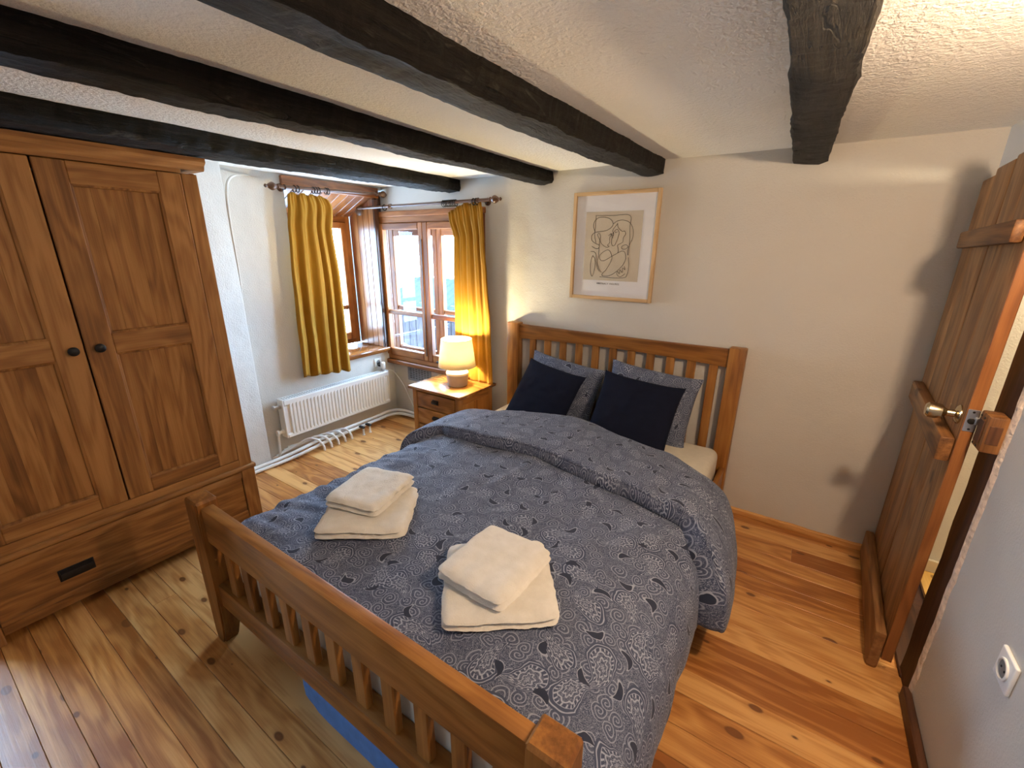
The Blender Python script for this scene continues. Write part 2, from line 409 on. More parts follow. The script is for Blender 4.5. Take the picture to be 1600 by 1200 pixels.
def paisley_mat(name='paisley_cotton'):
    m, nt, b = newmat(name)
    tc = nd(nt, 'ShaderNodeTexCoord'); uv = tc.outputs['UV']
    def vmath(op, a, bb=None, c=None, scale=None):
        n = nd(nt, 'ShaderNodeVectorMath', operation=op)
        for i, v in enumerate((a, bb, c)):
            if v is None: continue
            if isinstance(v, tuple): n.inputs[i].default_value = v
            else: lk(nt, v, n.inputs[i])
        if scale is not None: n.inputs['Scale'].default_value = scale
        return n.outputs[0]
    wn = noise_tex(nt, uv, 13.0, 2)
    wa = vmath('ADD', uv, vmath('SCALE', vmath('SUBTRACT', wn.outputs['Color'], (0.5, 0.5, 0.5)), scale=0.034))
    def thin(x, p): return mth(nt, 'POWER', mth(nt, 'MAXIMUM', mth(nt, 'SINE', x), 0.0), p)
    def cell(S, seed, rnd):
        sv = vmath('MULTIPLY_ADD', wa, (S, S, 0), (seed, seed*1.7, 0))
        vo = nd(nt, 'ShaderNodeTexVoronoi', voronoi_dimensions='2D'); vo.inputs['Scale'].default_value = 1.0
        vo.inputs['Randomness'].default_value = rnd
        lk(nt, sv, vo.inputs['Vector'])
        sp = nd(nt, 'ShaderNodeSeparateColor'); lk(nt, vo.outputs['Color'], sp.inputs[0])
        ro = nd(nt, 'ShaderNodeVectorRotate', rotation_type='Z_AXIS'); lk(nt, vmath('SUBTRACT', sv, vo.outputs['Position']), ro.inputs['Vector'])
        lk(nt, mth(nt, 'MULTIPLY', sp.outputs[0], 6.283), ro.inputs['Angle'])
        xy = nd(nt, 'ShaderNodeSeparateXYZ'); lk(nt, ro.outputs[0], xy.inputs[0])
        return xy.outputs[0], xy.outputs[1], sp
    # big teardrops: slim, hooked, with a double rim, a beaded band and a flower heart
    x, y, sp = cell(6.6, 3.1, 0.7)
    y2 = mth(nt, 'MULTIPLY', y, y)
    hook = mth(nt, 'MULTIPLY', mth(nt, 'MULTIPLY', y2, mth(nt, 'GREATER_THAN', y, 0.0)), 1.7)
    xs = mth(nt, 'MULTIPLY', mth(nt, 'SUBTRACT', x, hook), mth(nt, 'MAXIMUM', mth(nt, 'MULTIPLY_ADD', y, 3.4, 2.0), 1.25))
    d = mth(nt, 'SQRT', mth(nt, 'ADD', mth(nt, 'MULTIPLY', xs, xs), mth(nt, 'MULTIPLY', y2, 0.9)))
    ang = mth(nt, 'ARCTAN2', xs, y)
    in1 = mth(nt, 'LESS_THAN', d, 0.44)
    rim = thin(mth(nt, 'MULTIPLY', d, 100.0), 2.0)
    bead = mth(nt, 'MULTIPLY', thin(mth(nt, 'MULTIPLY', ang, 22.0), 1.2), mth(nt, 'MULTIPLY', mth(nt, 'GREATER_THAN', d, 0.27), mth(nt, 'LESS_THAN', d, 0.33)))
    rimz = mth(nt, 'GREATER_THAN', d, 0.33)
    nz = noise_tex(nt, uv, 70, 3, 0.55)
    fil = thin(mth(nt, 'MULTIPLY', nz.outputs['Fac'], 60.0), 1.5)
    petal = mth(nt, 'MULTIPLY', thin(mth(nt, 'MULTIPLY_ADD', d, 60.0, mth(nt, 'MULTIPLY', mth(nt, 'SINE', mth(nt, 'MULTIPLY', ang, 8.0)), 1.4)), 2.0), mth(nt, 'LESS_THAN', d, 0.27))
    tear = mth(nt, 'MAXIMUM', mth(nt, 'MULTIPLY', rim, rimz), mth(nt, 'MAXIMUM', bead, petal))
    tear = mth(nt, 'MAXIMUM', tear, mth(nt, 'MULTIPLY', fil, mth(nt, 'MULTIPLY', 0.55, mth(nt, 'LESS_THAN', d, 0.27))))
    # between them: small scrolls (spirals) and filigree
    x2, y_2, sp2 = cell(19.0, 11.7, 0.85)
    d2 = mth(nt, 'SQRT', mth(nt, 'ADD', mth(nt, 'MULTIPLY', x2, x2), mth(nt, 'MULTIPLY', y_2, y_2)))
    a2 = mth(nt, 'ARCTAN2', x2, y_2)
    spi = mth(nt, 'MULTIPLY', thin(mth(nt, 'MULTIPLY_ADD', d2, 34.0, a2), 1.6), mth(nt, 'LESS_THAN', d2, 0.48))
    fill = mth(nt, 'MAXIMUM', mth(nt, 'MULTIPLY', spi, 0.9), mth(nt, 'MULTIPLY', fil, mth(nt, 'MULTIPLY_ADD', mth(nt, 'GREATER_THAN', d2, 0.40), 0.45, 0.30)))
    # plain dark comma shapes
    x3, y3, sp3 = cell(8.0, 23.3, 0.7)
    h3 = mth(nt, 'MULTIPLY', mth(nt, 'MULTIPLY', y3, y3), 2.6)
    xs3 = mth(nt, 'MULTIPLY', mth(nt, 'SUBTRACT', x3, h3), mth(nt, 'MAXIMUM', mth(nt, 'MULTIPLY_ADD', y3, 5.0, 2.4), 1.6))
    d3 = mth(nt, 'SQRT', mth(nt, 'ADD', mth(nt, 'MULTIPLY', xs3, xs3), mth(nt, 'MULTIPLY', y3, y3)))
    comma = mth(nt, 'MULTIPLY', mth(nt, 'LESS_THAN', d3, 0.19), mth(nt, 'GREATER_THAN', sp3.outputs[1], 0.15))
    edge3 = mth(nt, 'MULTIPLY', mth(nt, 'MULTIPLY', mth(nt, 'LESS_THAN', d3, 0.23), mth(nt, 'GREATER_THAN', d3, 0.19)), mth(nt, 'GREATER_THAN', sp3.outputs[1], 0.15))
    out1 = mth(nt, 'SUBTRACT', 1.0, in1)
    pat = mth(nt, 'ADD', mth(nt, 'MULTIPLY', tear, in1), mth(nt, 'MULTIPLY', mth(nt, 'MULTIPLY', fill, 0.8), out1))
    co = mth(nt, 'MULTIPLY', comma, mth(nt, 'GREATER_THAN', d, 0.30))
    pat = mth(nt, 'MULTIPLY', pat, mth(nt, 'SUBTRACT', 1.0, co))
    pat = mth(nt, 'MAXIMUM', pat, mth(nt, 'MULTIPLY', edge3, mth(nt, 'MULTIPLY', 0.8, out1)), None, True)
    # the ground is a mid slate; commas stay ink-dark
    ground = mixc(nt, co, (0.034, 0.047, 0.094), (0.010, 0.017, 0.042))
    col = mixc(nt, pat, ground, (0.35, 0.385, 0.48))
    lk(nt, col, b.inputs['Base Color'])
    b.inputs['Roughness'].default_value = 0.85; b.inputs['Sheen Weight'].default_value = 0.08
    fb = noise_tex(nt, uv, 60, 4)
    bump(nt, fb.outputs['Fac'], b, 0.3, 0.003)
    return m
M_pais = paisley_mat()

# ================================================================== ROOM SHELL
YF = 2.605          # far wall
# far wall with window opening; continues to the right behind the hall
wf = bmesh.new()
ox0, ox1, oz0, oz1 = -3.03, -1.98, 0.52, 1.73
bx(wf, (ox1, YF, 0), (2.4, YF+0.30, 2.15))
bx(wf, (-3.75, YF, 0), (ox1, YF+0.30, oz0))
bx(wf, (-3.75, YF, oz1), (ox1, YF+0.30, 2.15))
struct('wall_far', wf, M_wall)
# left wall: thick pier by the wardrobe, shallow niche with the window, rear window
wl = bmesh.new()
bx(wl, (-3.08, -2.4, 0), (-2.95, -0.54, 2.15))
bx(wl, (-3.08, -0.54, 0), (-2.95, -0.16, 0.25))
bx(wl, (-3.08, -0.54, 1.75), (-2.95, -0.16, 2.15))
bx(wl, (-3.08, -0.16, 0), (-2.95, 1.37, 2.15), 0.012, 2)
bx(wl, (-3.45, 1.36, 0), (-3.03, 1.78, 2.15))
bx(wl, (-3.45, 1.78, 0), (-3.03, YF, 0.60))
bx(wl, (-3.45, 1.78, 1.93), (-3.03, YF, 2.15))
# raised rounded ridge of plaster where the niche begins
ridge = cr([(-2.965, 1.36, 0.95), (-2.957, 1.372, 1.3), (-2.955, 1.372, 1.62), (-2.96, 1.385, 1.80), (-2.985, 1.43, 1.88), (-3.02, 1.52, 1.91), (-3.03, 1.64, 1.91)], 6)
tube(wl, ridge, [0.002 + 0.006*math.sin(PI*i/(len(ridge)-1)) for i in range(len(ridge))], 8)
struct('wall_left', wl, M_wall)
# right wall: past the door opening (y 1.745 .. 2.57)
wr = bmesh.new()
bx(wr, (0.545, -2.4, 0), (0.70, 1.700, 2.15))
bx(wr, (0.545, 1.700, 1.802), (0.70, YF, 2.15))
bx(wr, (0.60, 2.60, 0), (0.70, YF, 1.802))
struct('wall_right', wr, M_wall)
struct('wall_near', box((-3.5, -2.5, 0), (0.7, -2.35, 2.15)), M_wall)
# ceiling: gently uneven sheet of stucco
cb = bmesh.new()
nx, ny = 60, 70
def cp(i, j):
    x = -3.45 + 4.15*i/(nx-1); y = -2.4 + (YF+0.02+2.4)*j/(ny-1)
    z = 1.952 + 0.006*ns(x*1.7, y*1.3) + 0.003*ns(x*6, y*6, 3)
    return Vector((x, y, z))
grid(cb, cp, nx, ny)
r2 = [(-3.45, -2.4), (0.7, -2.4), (0.7, YF+0.02), (-3.45, YF+0.02)]
bx(cb, (-3.6, -2.5, 2.15), (0.8, YF+0.35, 2.25))
struct('ceiling', cb, M_ceil)
# floor base and boards
fl = struct('floor', box((-3.5, -2.5, -0.12), (2.4, 3.0, -0.024)), wood('dark', 'X'))
M_fl = wood('floor', 'X', 0.36, 0.45, 1.0, 0.62)
ys = [-2.38]
while ys[-1] < -0.10: ys.append(ys[-1] + 0.19)
ys = [y for y in ys if y < -0.09] + [-0.018, 0.063, 0.142, 0.227, 0.305, 0.392, 0.478]
while ys[-1] < YF - 0.13: ys.append(ys[-1] + random.choice((0.105, 0.115, 0.122, 0.128)))
ys.append(YF)
g = 0.0006
for k, (a, b) in enumerate(zip(ys, ys[1:])):
    cuts = [-3.03 if b > 1.37 else -2.95]
    for j in sorted(random.uniform(-2.6, 0.3) for _ in range(random.choice((0, 0, 0, 1)))):
        if j - cuts[-1] > 0.5: cuts.append(j)
    end = 0.545 if not (a > 1.70 and b < 2.62) else 0.62
    if a < -0.1: cuts = cuts[:1]
    cuts.append(end)
    for c, d in zip(cuts, cuts[1:]):
        dz = random.uniform(-0.0008, 0.0)
        obj('plank', box((c+g*0.6, a+g, -0.023), (d-g*0.6, b-g, dz), 0.0011), M_fl, fl, None, 0)
hf = struct('floor.001', box((0.70, 0.3, -0.02), (2.4, YF, -0.002)), wood('hallfloor', 'Y', 0.35, 0.3))
struct('wall_hall', box((2.3, 0.3, 0), (2.4, YF, 2.15)), M_wall)
struct('wall_hall.001', box((0.70, 0.2, 0), (2.4, 0.3, 2.15)), M_wall)
struct('ceiling.001', box((0.70, 0.2, 2.05), (2.4, YF, 2.15)), M_wall)
struct('baseboard_hall', box((0.66, YF-0.014, -0.002), (2.3, YF, 0.065), 0.004), plain('beige_tile_skirting', (0.58, 0.49, 0.36), 0.5, 0, 0.1, 12))
# skirting strip on the far wall, right of the bed
bb = bmesh.new()
N = 40
def bbp(i, j):
    x = -0.19 + (0.545+0.19)*i/(N-1)
    h = 0.034 + 0.006*ns(x*9, 2.0) + 0.003*ns(x*40, 1)
    return Vector([(x, YF-0.013, 0.0), (x, YF-0.015, h*0.8), (x, YF-0.008, h), (x, YF+0.0, h)][j])
grid(bb, bbp, N, 4)
struct('baseboard_far', bb, wood('floor', 'X', 0.6, 0.5))
struct('baseboard_right', box((0.522, -2.3, 0), (0.545, 1.700, 0.055), 0.004), wood('dark', 'Y', 0.5, 0.0))
# old door post with crumbling plaster edge
tp = struct_empty('trim_1')
pb = bmesh.new()
def postp(i, j):
    z = 1.80*j/39; c = [(0.541, 1.704), (0.541, 1.838), (0.69, 1.838), (0.69, 1.704)][i]
    return Vector((c[0] + 0.004*ns(z*5, i), c[1] + 0.004*ns(z*7, i, 2), z))
grid(pb, postp, 4, 40, None, True)
obj('post', pb, wood('dark', 'Z', 0.6, 0.2), tp)
obj('added_hinge_post', box((0.545, 2.545, 0), (0.69, 2.604, 1.80), 0.004), wood('dark', 'Z', 0.6, 0.2), tp)  # hidden post added to block hall light leaking past the hinge side
pe = bmesh.new()
def pep(i, j):
    z = 1.84*j/70; e = 0.006*ns(z*12, 4) + 0.004*ns(z*45, 7)
    c = [(0.543, 1.706), (0.537, 1.696 + e), (0.540, 1.682 + 1.6*e), (0.548, 1.674 + 2*e), (0.56, 1.674), (0.56, 1.706)][i]
    return Vector((c[0], c[1], z))
grid(pe, pep, 6, 71, None, True)
obj('plaster_edge', pe, M_rawplaster, tp, 'crumbling bare plaster edge beside the dark post')
# latch keeper block on the post
kp = obj('latch_keeper', box((0.497, 1.695, 0.945), (0.542, 1.770, 1.055), 0.006, 2), wood('door', 'Z', 0.5, 0.0), tp)
kb = bmesh.new()
bx(kb, (0.4935, 1.712, 0.965), (0.4965, 1.755, 1.035), 0.002)
bx(kb, (0.503, 1.6935, 0.972), (0.530, 1.6965, 1.028), 0.002)
obj('strike_recess_shade', kb, wood('dark', 'Z', 0.5, 0.0), kp)  # dark plates on the block faces, recess shade put into their colour
kb = bmesh.new()
for zz in (0.957, 1.043):
    for yy in (1.718, 1.748): lathe(kb, [(0.004, 0), (0.003, 0.002)], (0.4945, yy, zz), (-1, 0, 0), 8)
obj('screws', kb, M_iron, kp)
struct('trim_2', box((0.535, 1.79, -0.001), (0.64, 2.57, 0.012), 0.004), wood('dark', 'Y', 0.6, 0.2))

# ------------------------------------------------------------------ ceiling beams
def beam(label, left, right, zb, seed, y0=-2.3):
    """left/right: tables y->x of the lower edges; zb table y->z of the underside"""
    ztop = 1.965; ny = 260; bm = bmesh.new()
    # ring around the section: up the left side, along the underside, up the right side
    def P(i, j):
        y = y0 + (YF-0.003-y0)*j/(ny-1)
        xl, xr, z = lerp_tab(left, y), lerp_tab(right, y), lerp_tab(zb, y)
        k = [(0, 1.0), (0, 0.55), (0, 0.22), (0.05, 0.04), (0.28, 0.0), (0.5, 0.0), (0.74, 0.0), (0.95, 0.05), (1, 0.24), (1, 0.6), (1, 1.0)][i]
        x = xl + (xr-xl)*k[0]; zz = z + (ztop-z)*k[1]
        a = 0.0085*ns(x*11, y*2.3, seed + i*0.37) + 0.006*ns(x*40, y*9, seed + i) + 0.0045*ns(x*80, y*38, seed + i) + 0.003*ns(i*3.1, y*90, seed)
        sgn = -1 if i < 4 else (1 if i > 6 else 0)
        x += a*(sgn if sgn else 0.3)
        if k[1] < 0.9: zz += a*(0.9 if 3 <= i <= 7 else 0.4)
        return Vector((x, y, zz))
    V = grid(bm, P, 11, ny)
    bm.faces.new([V[i][-1] for i in range(11)]); bm.faces.new([V[i][0] for i in range(11)][::-1])
    # drying cracks as thin grooves: narrow dark slots proud of nothing, cut by pushing a row of verts up
    o = obj('ceiling_beam', bm, M_beam, None, None, 55)
    tag(o, label, 'beam', 'old ceiling beams'); return o
zt = [(-2.3, 1.865), (0.6, 1.865), (2.6, 1.876)]
beam('blackened beam nearest the door, ending above bare wall', [(-2.3, -0.09), (0.9, -0.112), (2.6, -0.152)], [(-2.3, 0.05), (1.0, 0.021), (2.6, -0.011)], zt, 1.3)
beam('thickest dark beam, ending just above the framed picture', [(-2.3, -0.87), (0.4, -0.889), (1.4, -0.914), (1.9, -0.908), (2.6, -0.872)], [(-2.3, -0.765), (0.7, -0.772), (1.5, -0.765), (2.6, -0.748)], zt, 5.1)
beam('dark beam ending between the yellow curtain and the picture', [(-2.3, -1.56), (0.6, -1.560), (1.2, -1.552), (2.6, -1.545)], [(-2.3, -1.44), (1.1, -1.432), (2.6, -1.432)], zt, 9.7)
beam('dark beam over the wardrobe ending above the corner windows', [(-2.3, -2.41), (1.0, -2.405), (1.7, -2.40), (2.6, -2.30)], [(-2.3, -2.19), (0.6, -2.20), (1.2, -2.22), (2.6, -2.182)], [(-2.3, 1.868), (0.6, 1.868), (2.6, 1.872)], 14.2)

# ================================================================== WINDOWS
M_wf = wood('pine', 'Z', 0.45, 0.25); M_wfx = wood('pine', 'X', 0.45, 0.25); M_wfy = wood('pine', 'Y', 0.45, 0.25)
def window(name, T, width, z0, z1, splits, bar_z, Mh, frame=0.05, stile=0.05, lever=True, fd=0.06):
    """T(u,d,z) maps local (along, depth outward, height) to the world"""
    root = struct_empty(name)
    def b_(bm, u0, u1, d0, d1, a, b, bev=0.005): bx(bm, T(u0, d0, a), T(u1, d1, b), bev)
    fb = bmesh.new()
    b_(fb, 0, frame, 0, fd, z0, z1); b_(fb, width-frame, width, 0, fd, z0, z1)
    obj('frame_jamb', fb, M_wf, root)
    fb = bmesh.new()
    b_(fb, frame, width-frame, 0, fd, z1-frame, z1); b_(fb, frame, width-frame, 0, fd, z0, z0+frame*0.8)
    obj('frame_rail', fb, Mh, root)
    edges = [frame] + splits + [width-frame]
    for k, (a, b) in enumerate(zip(edges, edges[1:])):
        zb, ztp = z0+frame*0.8, z1-frame
        cb_ = bmesh.new(); b_(cb_, a, a+stile, -0.012, 0.034, zb, ztp); b_(cb_, b-stile, b, -0.012, 0.034, zb, ztp)
        cs = obj('casement', cb_, M_wf, root)
        cb_ = bmesh.new()
        b_(cb_, a+stile, b-stile, -0.010, 0.032, zb, zb+stile*1.25); b_(cb_, a+stile, b-stile, -0.010, 0.032, ztp-stile, ztp)
        obj('rail', cb_, Mh, cs)
        if bar_z:
            cb_ = bmesh.new(); b_(cb_, a+stile, b-stile, -0.004, 0.028, bar_z-0.018, bar_z+0.018, 0.006)
            obj('glazing_bar', cb_, Mh, cs)
        zs = [zb+stile*1.25, bar_z-0.018, bar_z+0.018, ztp-stile] if bar_z else [zb+stile*1.25, ztp-stile]
        for q in range(0, len(zs), 2):
            gb = bmesh.new(); e0, e1, h0, h1 = a+stile-0.004, b-stile+0.004, zs[q]-0.003, zs[q+1]+0.003
            gb.faces.new([gb.verts.new(T(uu, 0.012, hh)) for uu, hh in ((e0, h0), (e1, h0), (e1, h1), (e0, h1))])
            obj('pane', gb, M_glass, cs)
    return root
# far-wall window, inner pair and outer pair of casements
w1 = window('window_1', lambda u, d, z: (-3.085+u, 2.560+d, z), 1.12, 0.535, 1.725, [0.555], 0.955, M_wfx)
w1b = window('window_2', lambda u, d, z: (-3.70+u, 2.80+d, z), 1.75, 0.50, 1.675, [0.52, 1.09], 0.955, M_wfx, 0.04, 0.052)
hb = bmesh.new(); bx(hb, (-2.555, 2.525, 0.72), (-2.527, 2.552, 0.83), 0.004)
obj('window_handle', box((-2.418, 2.520, 0.585), (-2.372, 2.548, 0.600), 0.004), M_iron, w1)
obj('espagnolette', box((-2.548, 2.541, 0.62), (-2.535, 2.549, 1.55), 0.002), M_rod, w1); hb.free()
tr = struct('trim_3', box((-3.06, 2.535, 0.495), (-1.96, 2.61, 0.533), 0.006), M_wfx)
struct('trim_4', box((-3.06, 2.55, 1.722), (-1.95, 2.60, 1.765), 0.006), M_wfx)
# sill board between inner and outer windows
struct('trim_5', box((-3.74, 2.62, 0.50), (-1.97, 2.80, 0.528), 0.003), M_wfx)
struct('trim_6', box((-3.44, 2.532, 0.59), (-3.034, 2.60, 1.90), 0.004), wood('dark', 'Z', 0.3, 0.1))
# left-wall window deep in its boarded recess
w3 = window('window_3', lambda u, d, z: (-3.34-d, 1.79+u, z), 0.72, 0.655, 1.735, [0.36], 0.98, M_wfy)
sill = struct('trim_7', box((-3.34, 1.755, 0.605), (-2.985, 2.545, 0.645), 0.008, 2), wood('pine', 'Y', 0.12, 0.2))
lin = struct('trim_8', box((-3.035, 1.76, 1.865), (-3.005, 2.56, 1.94), 0.004), wood('pine', 'Y', 0.3, 0.3))
# boarded reveal facing the room, on the far side of the recess
rv = struct_empty('trim_9')
xs = [-3.345, -3.245, -3.17, -3.10, -3.036]
for a, b in zip(xs, xs[1:]):
    obj('board', box((a+0.001, 2.515, 0.645), (b-0.001, 2.532, 1.90), 0.003), wood('pine', 'Z', 0.30, 0.3), rv)
obj('corner_strip', box((-3.040, 2.510, 0.60), (-3.012, 2.556, 1.86), 0.006), wood('dark', 'Z', 0.22, 0.1), rv, 'dark corner strip')
rv2 = struct('trim_10', box((-3.345, 1.76, 0.645), (-3.036, 1.785, 1.93), 0.003), wood('pine', 'Z', 0.2, 0.3))
# sloping soffit boards, running inwards
sf = struct_empty('trim_11')
ang = math.atan2(1.875-1.735, 0.31)
for k in range(10):
    ya = 1.785 + k*0.073
    Mx = Matrix.Translation((-3.03, 0, 1.872)) @ Matrix.Rotation(-ang, 4, 'Y')
    obj('board', box((-0.345, ya+0.002, 0.0), (0.0, min(ya+0.071, 2.515), 0.014), 0.003, 1, Mx), wood('pine', 'X', 0.3, 0.3), sf)
# rear window on the left wall (behind the viewer), it lights the near floor
window('window_4', lambda u, d, z: (-3.0-d, -0.54+u, z), 0.38, 0.25, 1.75, [], None, M_wfy, 0.03, 0.035)
struct('trim_12', box((-3.0, -0.55, 0.225), (-2.94, -0.15, 0.252), 0.004), M_wfy)

# ------------------------------------------------------------------ outside: neighbouring roofs and yard fence
M_out = plain('weathered_grey_wall', (0.045, 0.05, 0.06), 1.0, 0, 0.2, 3, None, 0.0, 0.0)
nb = thing('neighbouring_house', 'pale house with ribbed metal roof beyond the corner window', 'building', (-6.4, 7.0, 0))
obj('wall', box((-1.6, 0, -3.0), (2.4, 3.0, 0.30), 0.01), plain('pale_render', (0.07, 0.08, 0.085), 1.0, 0, 0.1, 4, None, 0.0, 0.0), nb)
rb = bmesh.new()
def rp(i, j):
    x = -1.9 + 4.6*i/119
    t = j/3
    return Vector((x, -0.35 + 1.4*t, 0.12 + 0.62*t + 0.02*(1 if (i//3) % 2 else 0)))
grid(rb, rp, 120, 4)
obj('roof', rb, plain('ribbed_roof_metal', (0.030, 0.037, 0.038), 1.0, 0, 0.1, 6, None, 0.0, 0.0), nb, None, 20, 0.02)
obj('fascia', box((-1.9, -0.39, 0.06), (2.7, -0.34, 0.14), 0.01), plain('fascia_board', (0.02, 0.017, 0.015), 1.0, 0, 0.2, 8, None, 0.0, 0.0), nb)
fn = thing('yard_fence', 'weathered dark board fence outside below the metal roof', 'fence', (-5.0, 4.9, 0))
for k in range(16):
    obj('board', box((-1.3+0.15*k, 0, -1.5), (-1.3+0.15*k+0.142, 0.03, 0.42 + 0.02*ns(k*3.3)), 0.006), wood('tarred', 'Z', 0.7, 0.2), fn)
obj('top_rail', box((-1.4, -0.03, 0.42), (1.3, 0.05, 0.47), 0.008), M_out, fn)
lt = thing('terrace_ledge', 'pale curved terrace edge outside behind the table lamp', 'ledge', (-4.3, 4.0, 0))
lb = bmesh.new()
tube(lb, cr([(-0.75, 0.35, 0.26), (-0.4, 0.14, 0.21), (0, 0.02, 0.17), (0.5, -0.06, 0.14), (1.1, -0.1, 0.12)], 8), 0.035, 8)
obj('rim', lb, plain('pale_concrete', (0.10, 0.10, 0.10), 1.0, 0, 0.1, 8, None, 0.0, 0.0), lt)
obj('slab', box((-0.9, -0.3, -0.3), (1.2, 0.5, 0.06), 0.02), plain('dark_slate', (0.006, 0.007, 0.010), 1.0, 0, 0.2, 6, None, 0.0, 0.0), lt)

# ================================================================== CURTAIN RODS AND CURTAINS
def rod(name, label, A, B, rings, rr=0.011, fin=(1, 1), bracket=()):
    A, B = Vector(A), Vector(B); d = (B-A).normalized()
    root = thing(name, label, 'curtain rod', A, 0, 'curtain rods at the corner windows')
    B0 = B-A
    obj('pole', tube(bmesh.new(), [(0, 0, 0), B0], rr, 12), M_rod, root)
    prof = [(0.012, 0), (0.017, 0.006), (0.012, 0.014), (0.016, 0.022), (0.025, 0.036), (0.026, 0.046), (0.018, 0.062), (0.009, 0.074), (0.009, 0.080), (0.012, 0.087), (0.006, 0.094), (0.001, 0.096)]
    if fin[0]: obj('finial', lathe(bmesh.new(), prof, (0, 0, 0), -d, 14), M_rod, root)
    if fin[1]: obj('finial', lathe(bmesh.new(), prof, B0, d, 14), M_rod, root)
    for t, big in rings:
        p = B0*t + Vector((0, 0, -0.007))
        obj('ring', torus(bmesh.new(), p, d + Vector((0.12*ns(t*50), 0.12*ns(t*70, 2), 0)), 0.0205, 0.0035, 16, 6), M_iron, root)
    for t, e in bracket:
        bb_ = bmesh.new(); p = B0*t; e = Vector(e)
        tube(bb_, [p + e, p + e*0.3, p], 0.007, 8)
        lathe(bb_, [(0.026, 0), (0.026, 0.006), (0.014, 0.014)], p + e, -e.normalized(), 14)
        torus(bb_, p, d, 0.014, 0.004, 12, 6)
        obj('bracket', bb_, M_rod, root)
    return root
rod('curtain_rod', 'dark wooden curtain rod above the radiator window', (-2.972, 1.715, 1.862), (-2.972, 2.535, 1.893),
    [(t, 0) for t in (0.13, 0.16, 0.30, 0.325, 0.35, 0.42, 0.44)], bracket=((0.05, (-0.055, 0, 0)), (0.97, (-0.055, 0, 0))))
rod('curtain_rod', 'dark wooden curtain rod over the window behind the lamp', (-3.20, 2.492, 1.792), (-1.84, 2.492, 1.797),
    [(t, 0) for t in (0.245, 0.70, 0.712, 0.724, 0.736, 0.748, 0.760, 0.772, 0.784, 0.90, 0.918)], fin=(0, 1), bracket=((0.005, (0, 0.024, 0)), (0.93, (0, 0.11, 0))))
o = [x for x in C.objects if x.name.startswith('curtain_rod.')][0]
obj('collar', lathe(bmesh.new(), [(0.011, 0), (0.019, 0.008), (0.013, 0.016), (0.019, 0.024), (0.011, 0.03)], (0.385, 0, 0.001), (1, 0, 0), 12), M_rod, o)
rb = obj('rosette', lathe(bmesh.new(), [(0.045, 0), (0.042, 0.012), (0.02, 0.022)], (0.0, 0.022, -0.012), (0, -1, 0), 16), M_rod, o)

def curtain(name, label, along, T, edges, npl, amp, ztop, zbot, fold_top=None, seed=0.0):
    """edges: table of (z -> (left, right)) along the wall; T(a, off, z) to world"""
    nu, nv = 150, 60; bm = bmesh.new()
    le = [(z, a) for z, a, b in edges][::-1]; re = [(z, b) for z, a, b in edges][::-1]
    def P(i, j):
        s = i/(nu-1); t = j/(nv-1)
        top = ztop(s) if callable(ztop) else ztop
        bot = zbot(s) if callable(zbot) else zbot
        z = top + (bot-top)*t
        L, Rr = lerp_tab(le, z), lerp_tab(re, z)
        sw = s + (0.030*ns(s*7+seed, t*1.1) + 0.02*ns(s*3+seed, t*2.0, 4)) * min(1, t*3) * min(1, 6*s, 6*(1-s))
        a = L + (Rr-L)*sw
        ph = 2*PI*npl*(s + 0.025*ns(s*5, 3+seed)) + 0.7*ns(t*1.6+seed, s*3)
        am = amp*(0.55 + 0.6*t)*(0.75 + 0.5*ns(s*6+seed, t*0.8, 9))
        off = am*math.sin(ph) + 0.35*am*math.sin(2.0*ph + 1.1)
        tight = max(0, 1 - t/0.10)
        off = off*(1-0.35*tight) + tight*0.004*math.sin(2*PI*npl*3.0*s)
        off += 0.012*ns(s*2.2, t*2.0, seed)
        return Vector(T(a, off, z))
    grid(bm, P, nu, nv)
    o = obj(name, bm, M_curt, None, None, 180, 0.004)
    return tag(o, label, 'curtain', 'mustard curtains')
curtain('curtain', 'short mustard curtain hanging beside the window over the radiator', 'y', lambda a, f, z: (-2.955+f, a, z),
        [(1.85, 1.765, 2.045), (1.76, 1.755, 2.085), (1.60, 1.735, 2.06), (1.24, 1.715, 2.085), (0.9, 1.70, 2.085), (0.55, 1.69, 2.085)],
        4.3, 0.024, lambda s: 1.822 + 0.014*abs(math.sin(s*13)) - 0.035*max(0, s-0.8)*5*0.5, lambda s: 0.575 - 0.035*s + 0.008*math.sin(s*25), None, 1.7)
curtain('curtain', 'bright mustard curtain hanging behind the lit table lamp', 'x', lambda a, f, z: (a, 2.508 + 0.018*max(0, min(1, (1.5-z)/0.5)) - f*(0.9 - 0.55*max(0, min(1, (1.5-z)/0.5))), z),
        [(1.80, -2.235, -1.925), (1.70, -2.215, -1.91), (1.55, -2.175, -1.90), (1.3, -2.19, -1.885), (0.9, -2.20, -1.865), (0.48, -2.21, -1.85)],
        4.6, 0.021, lambda s: 1.725 + 0.055*min(1, s*1.9) + 0.010*abs(math.sin(s*14)), lambda s: 0.50 + 0.006*math.sin(s*20), None, 6.2)

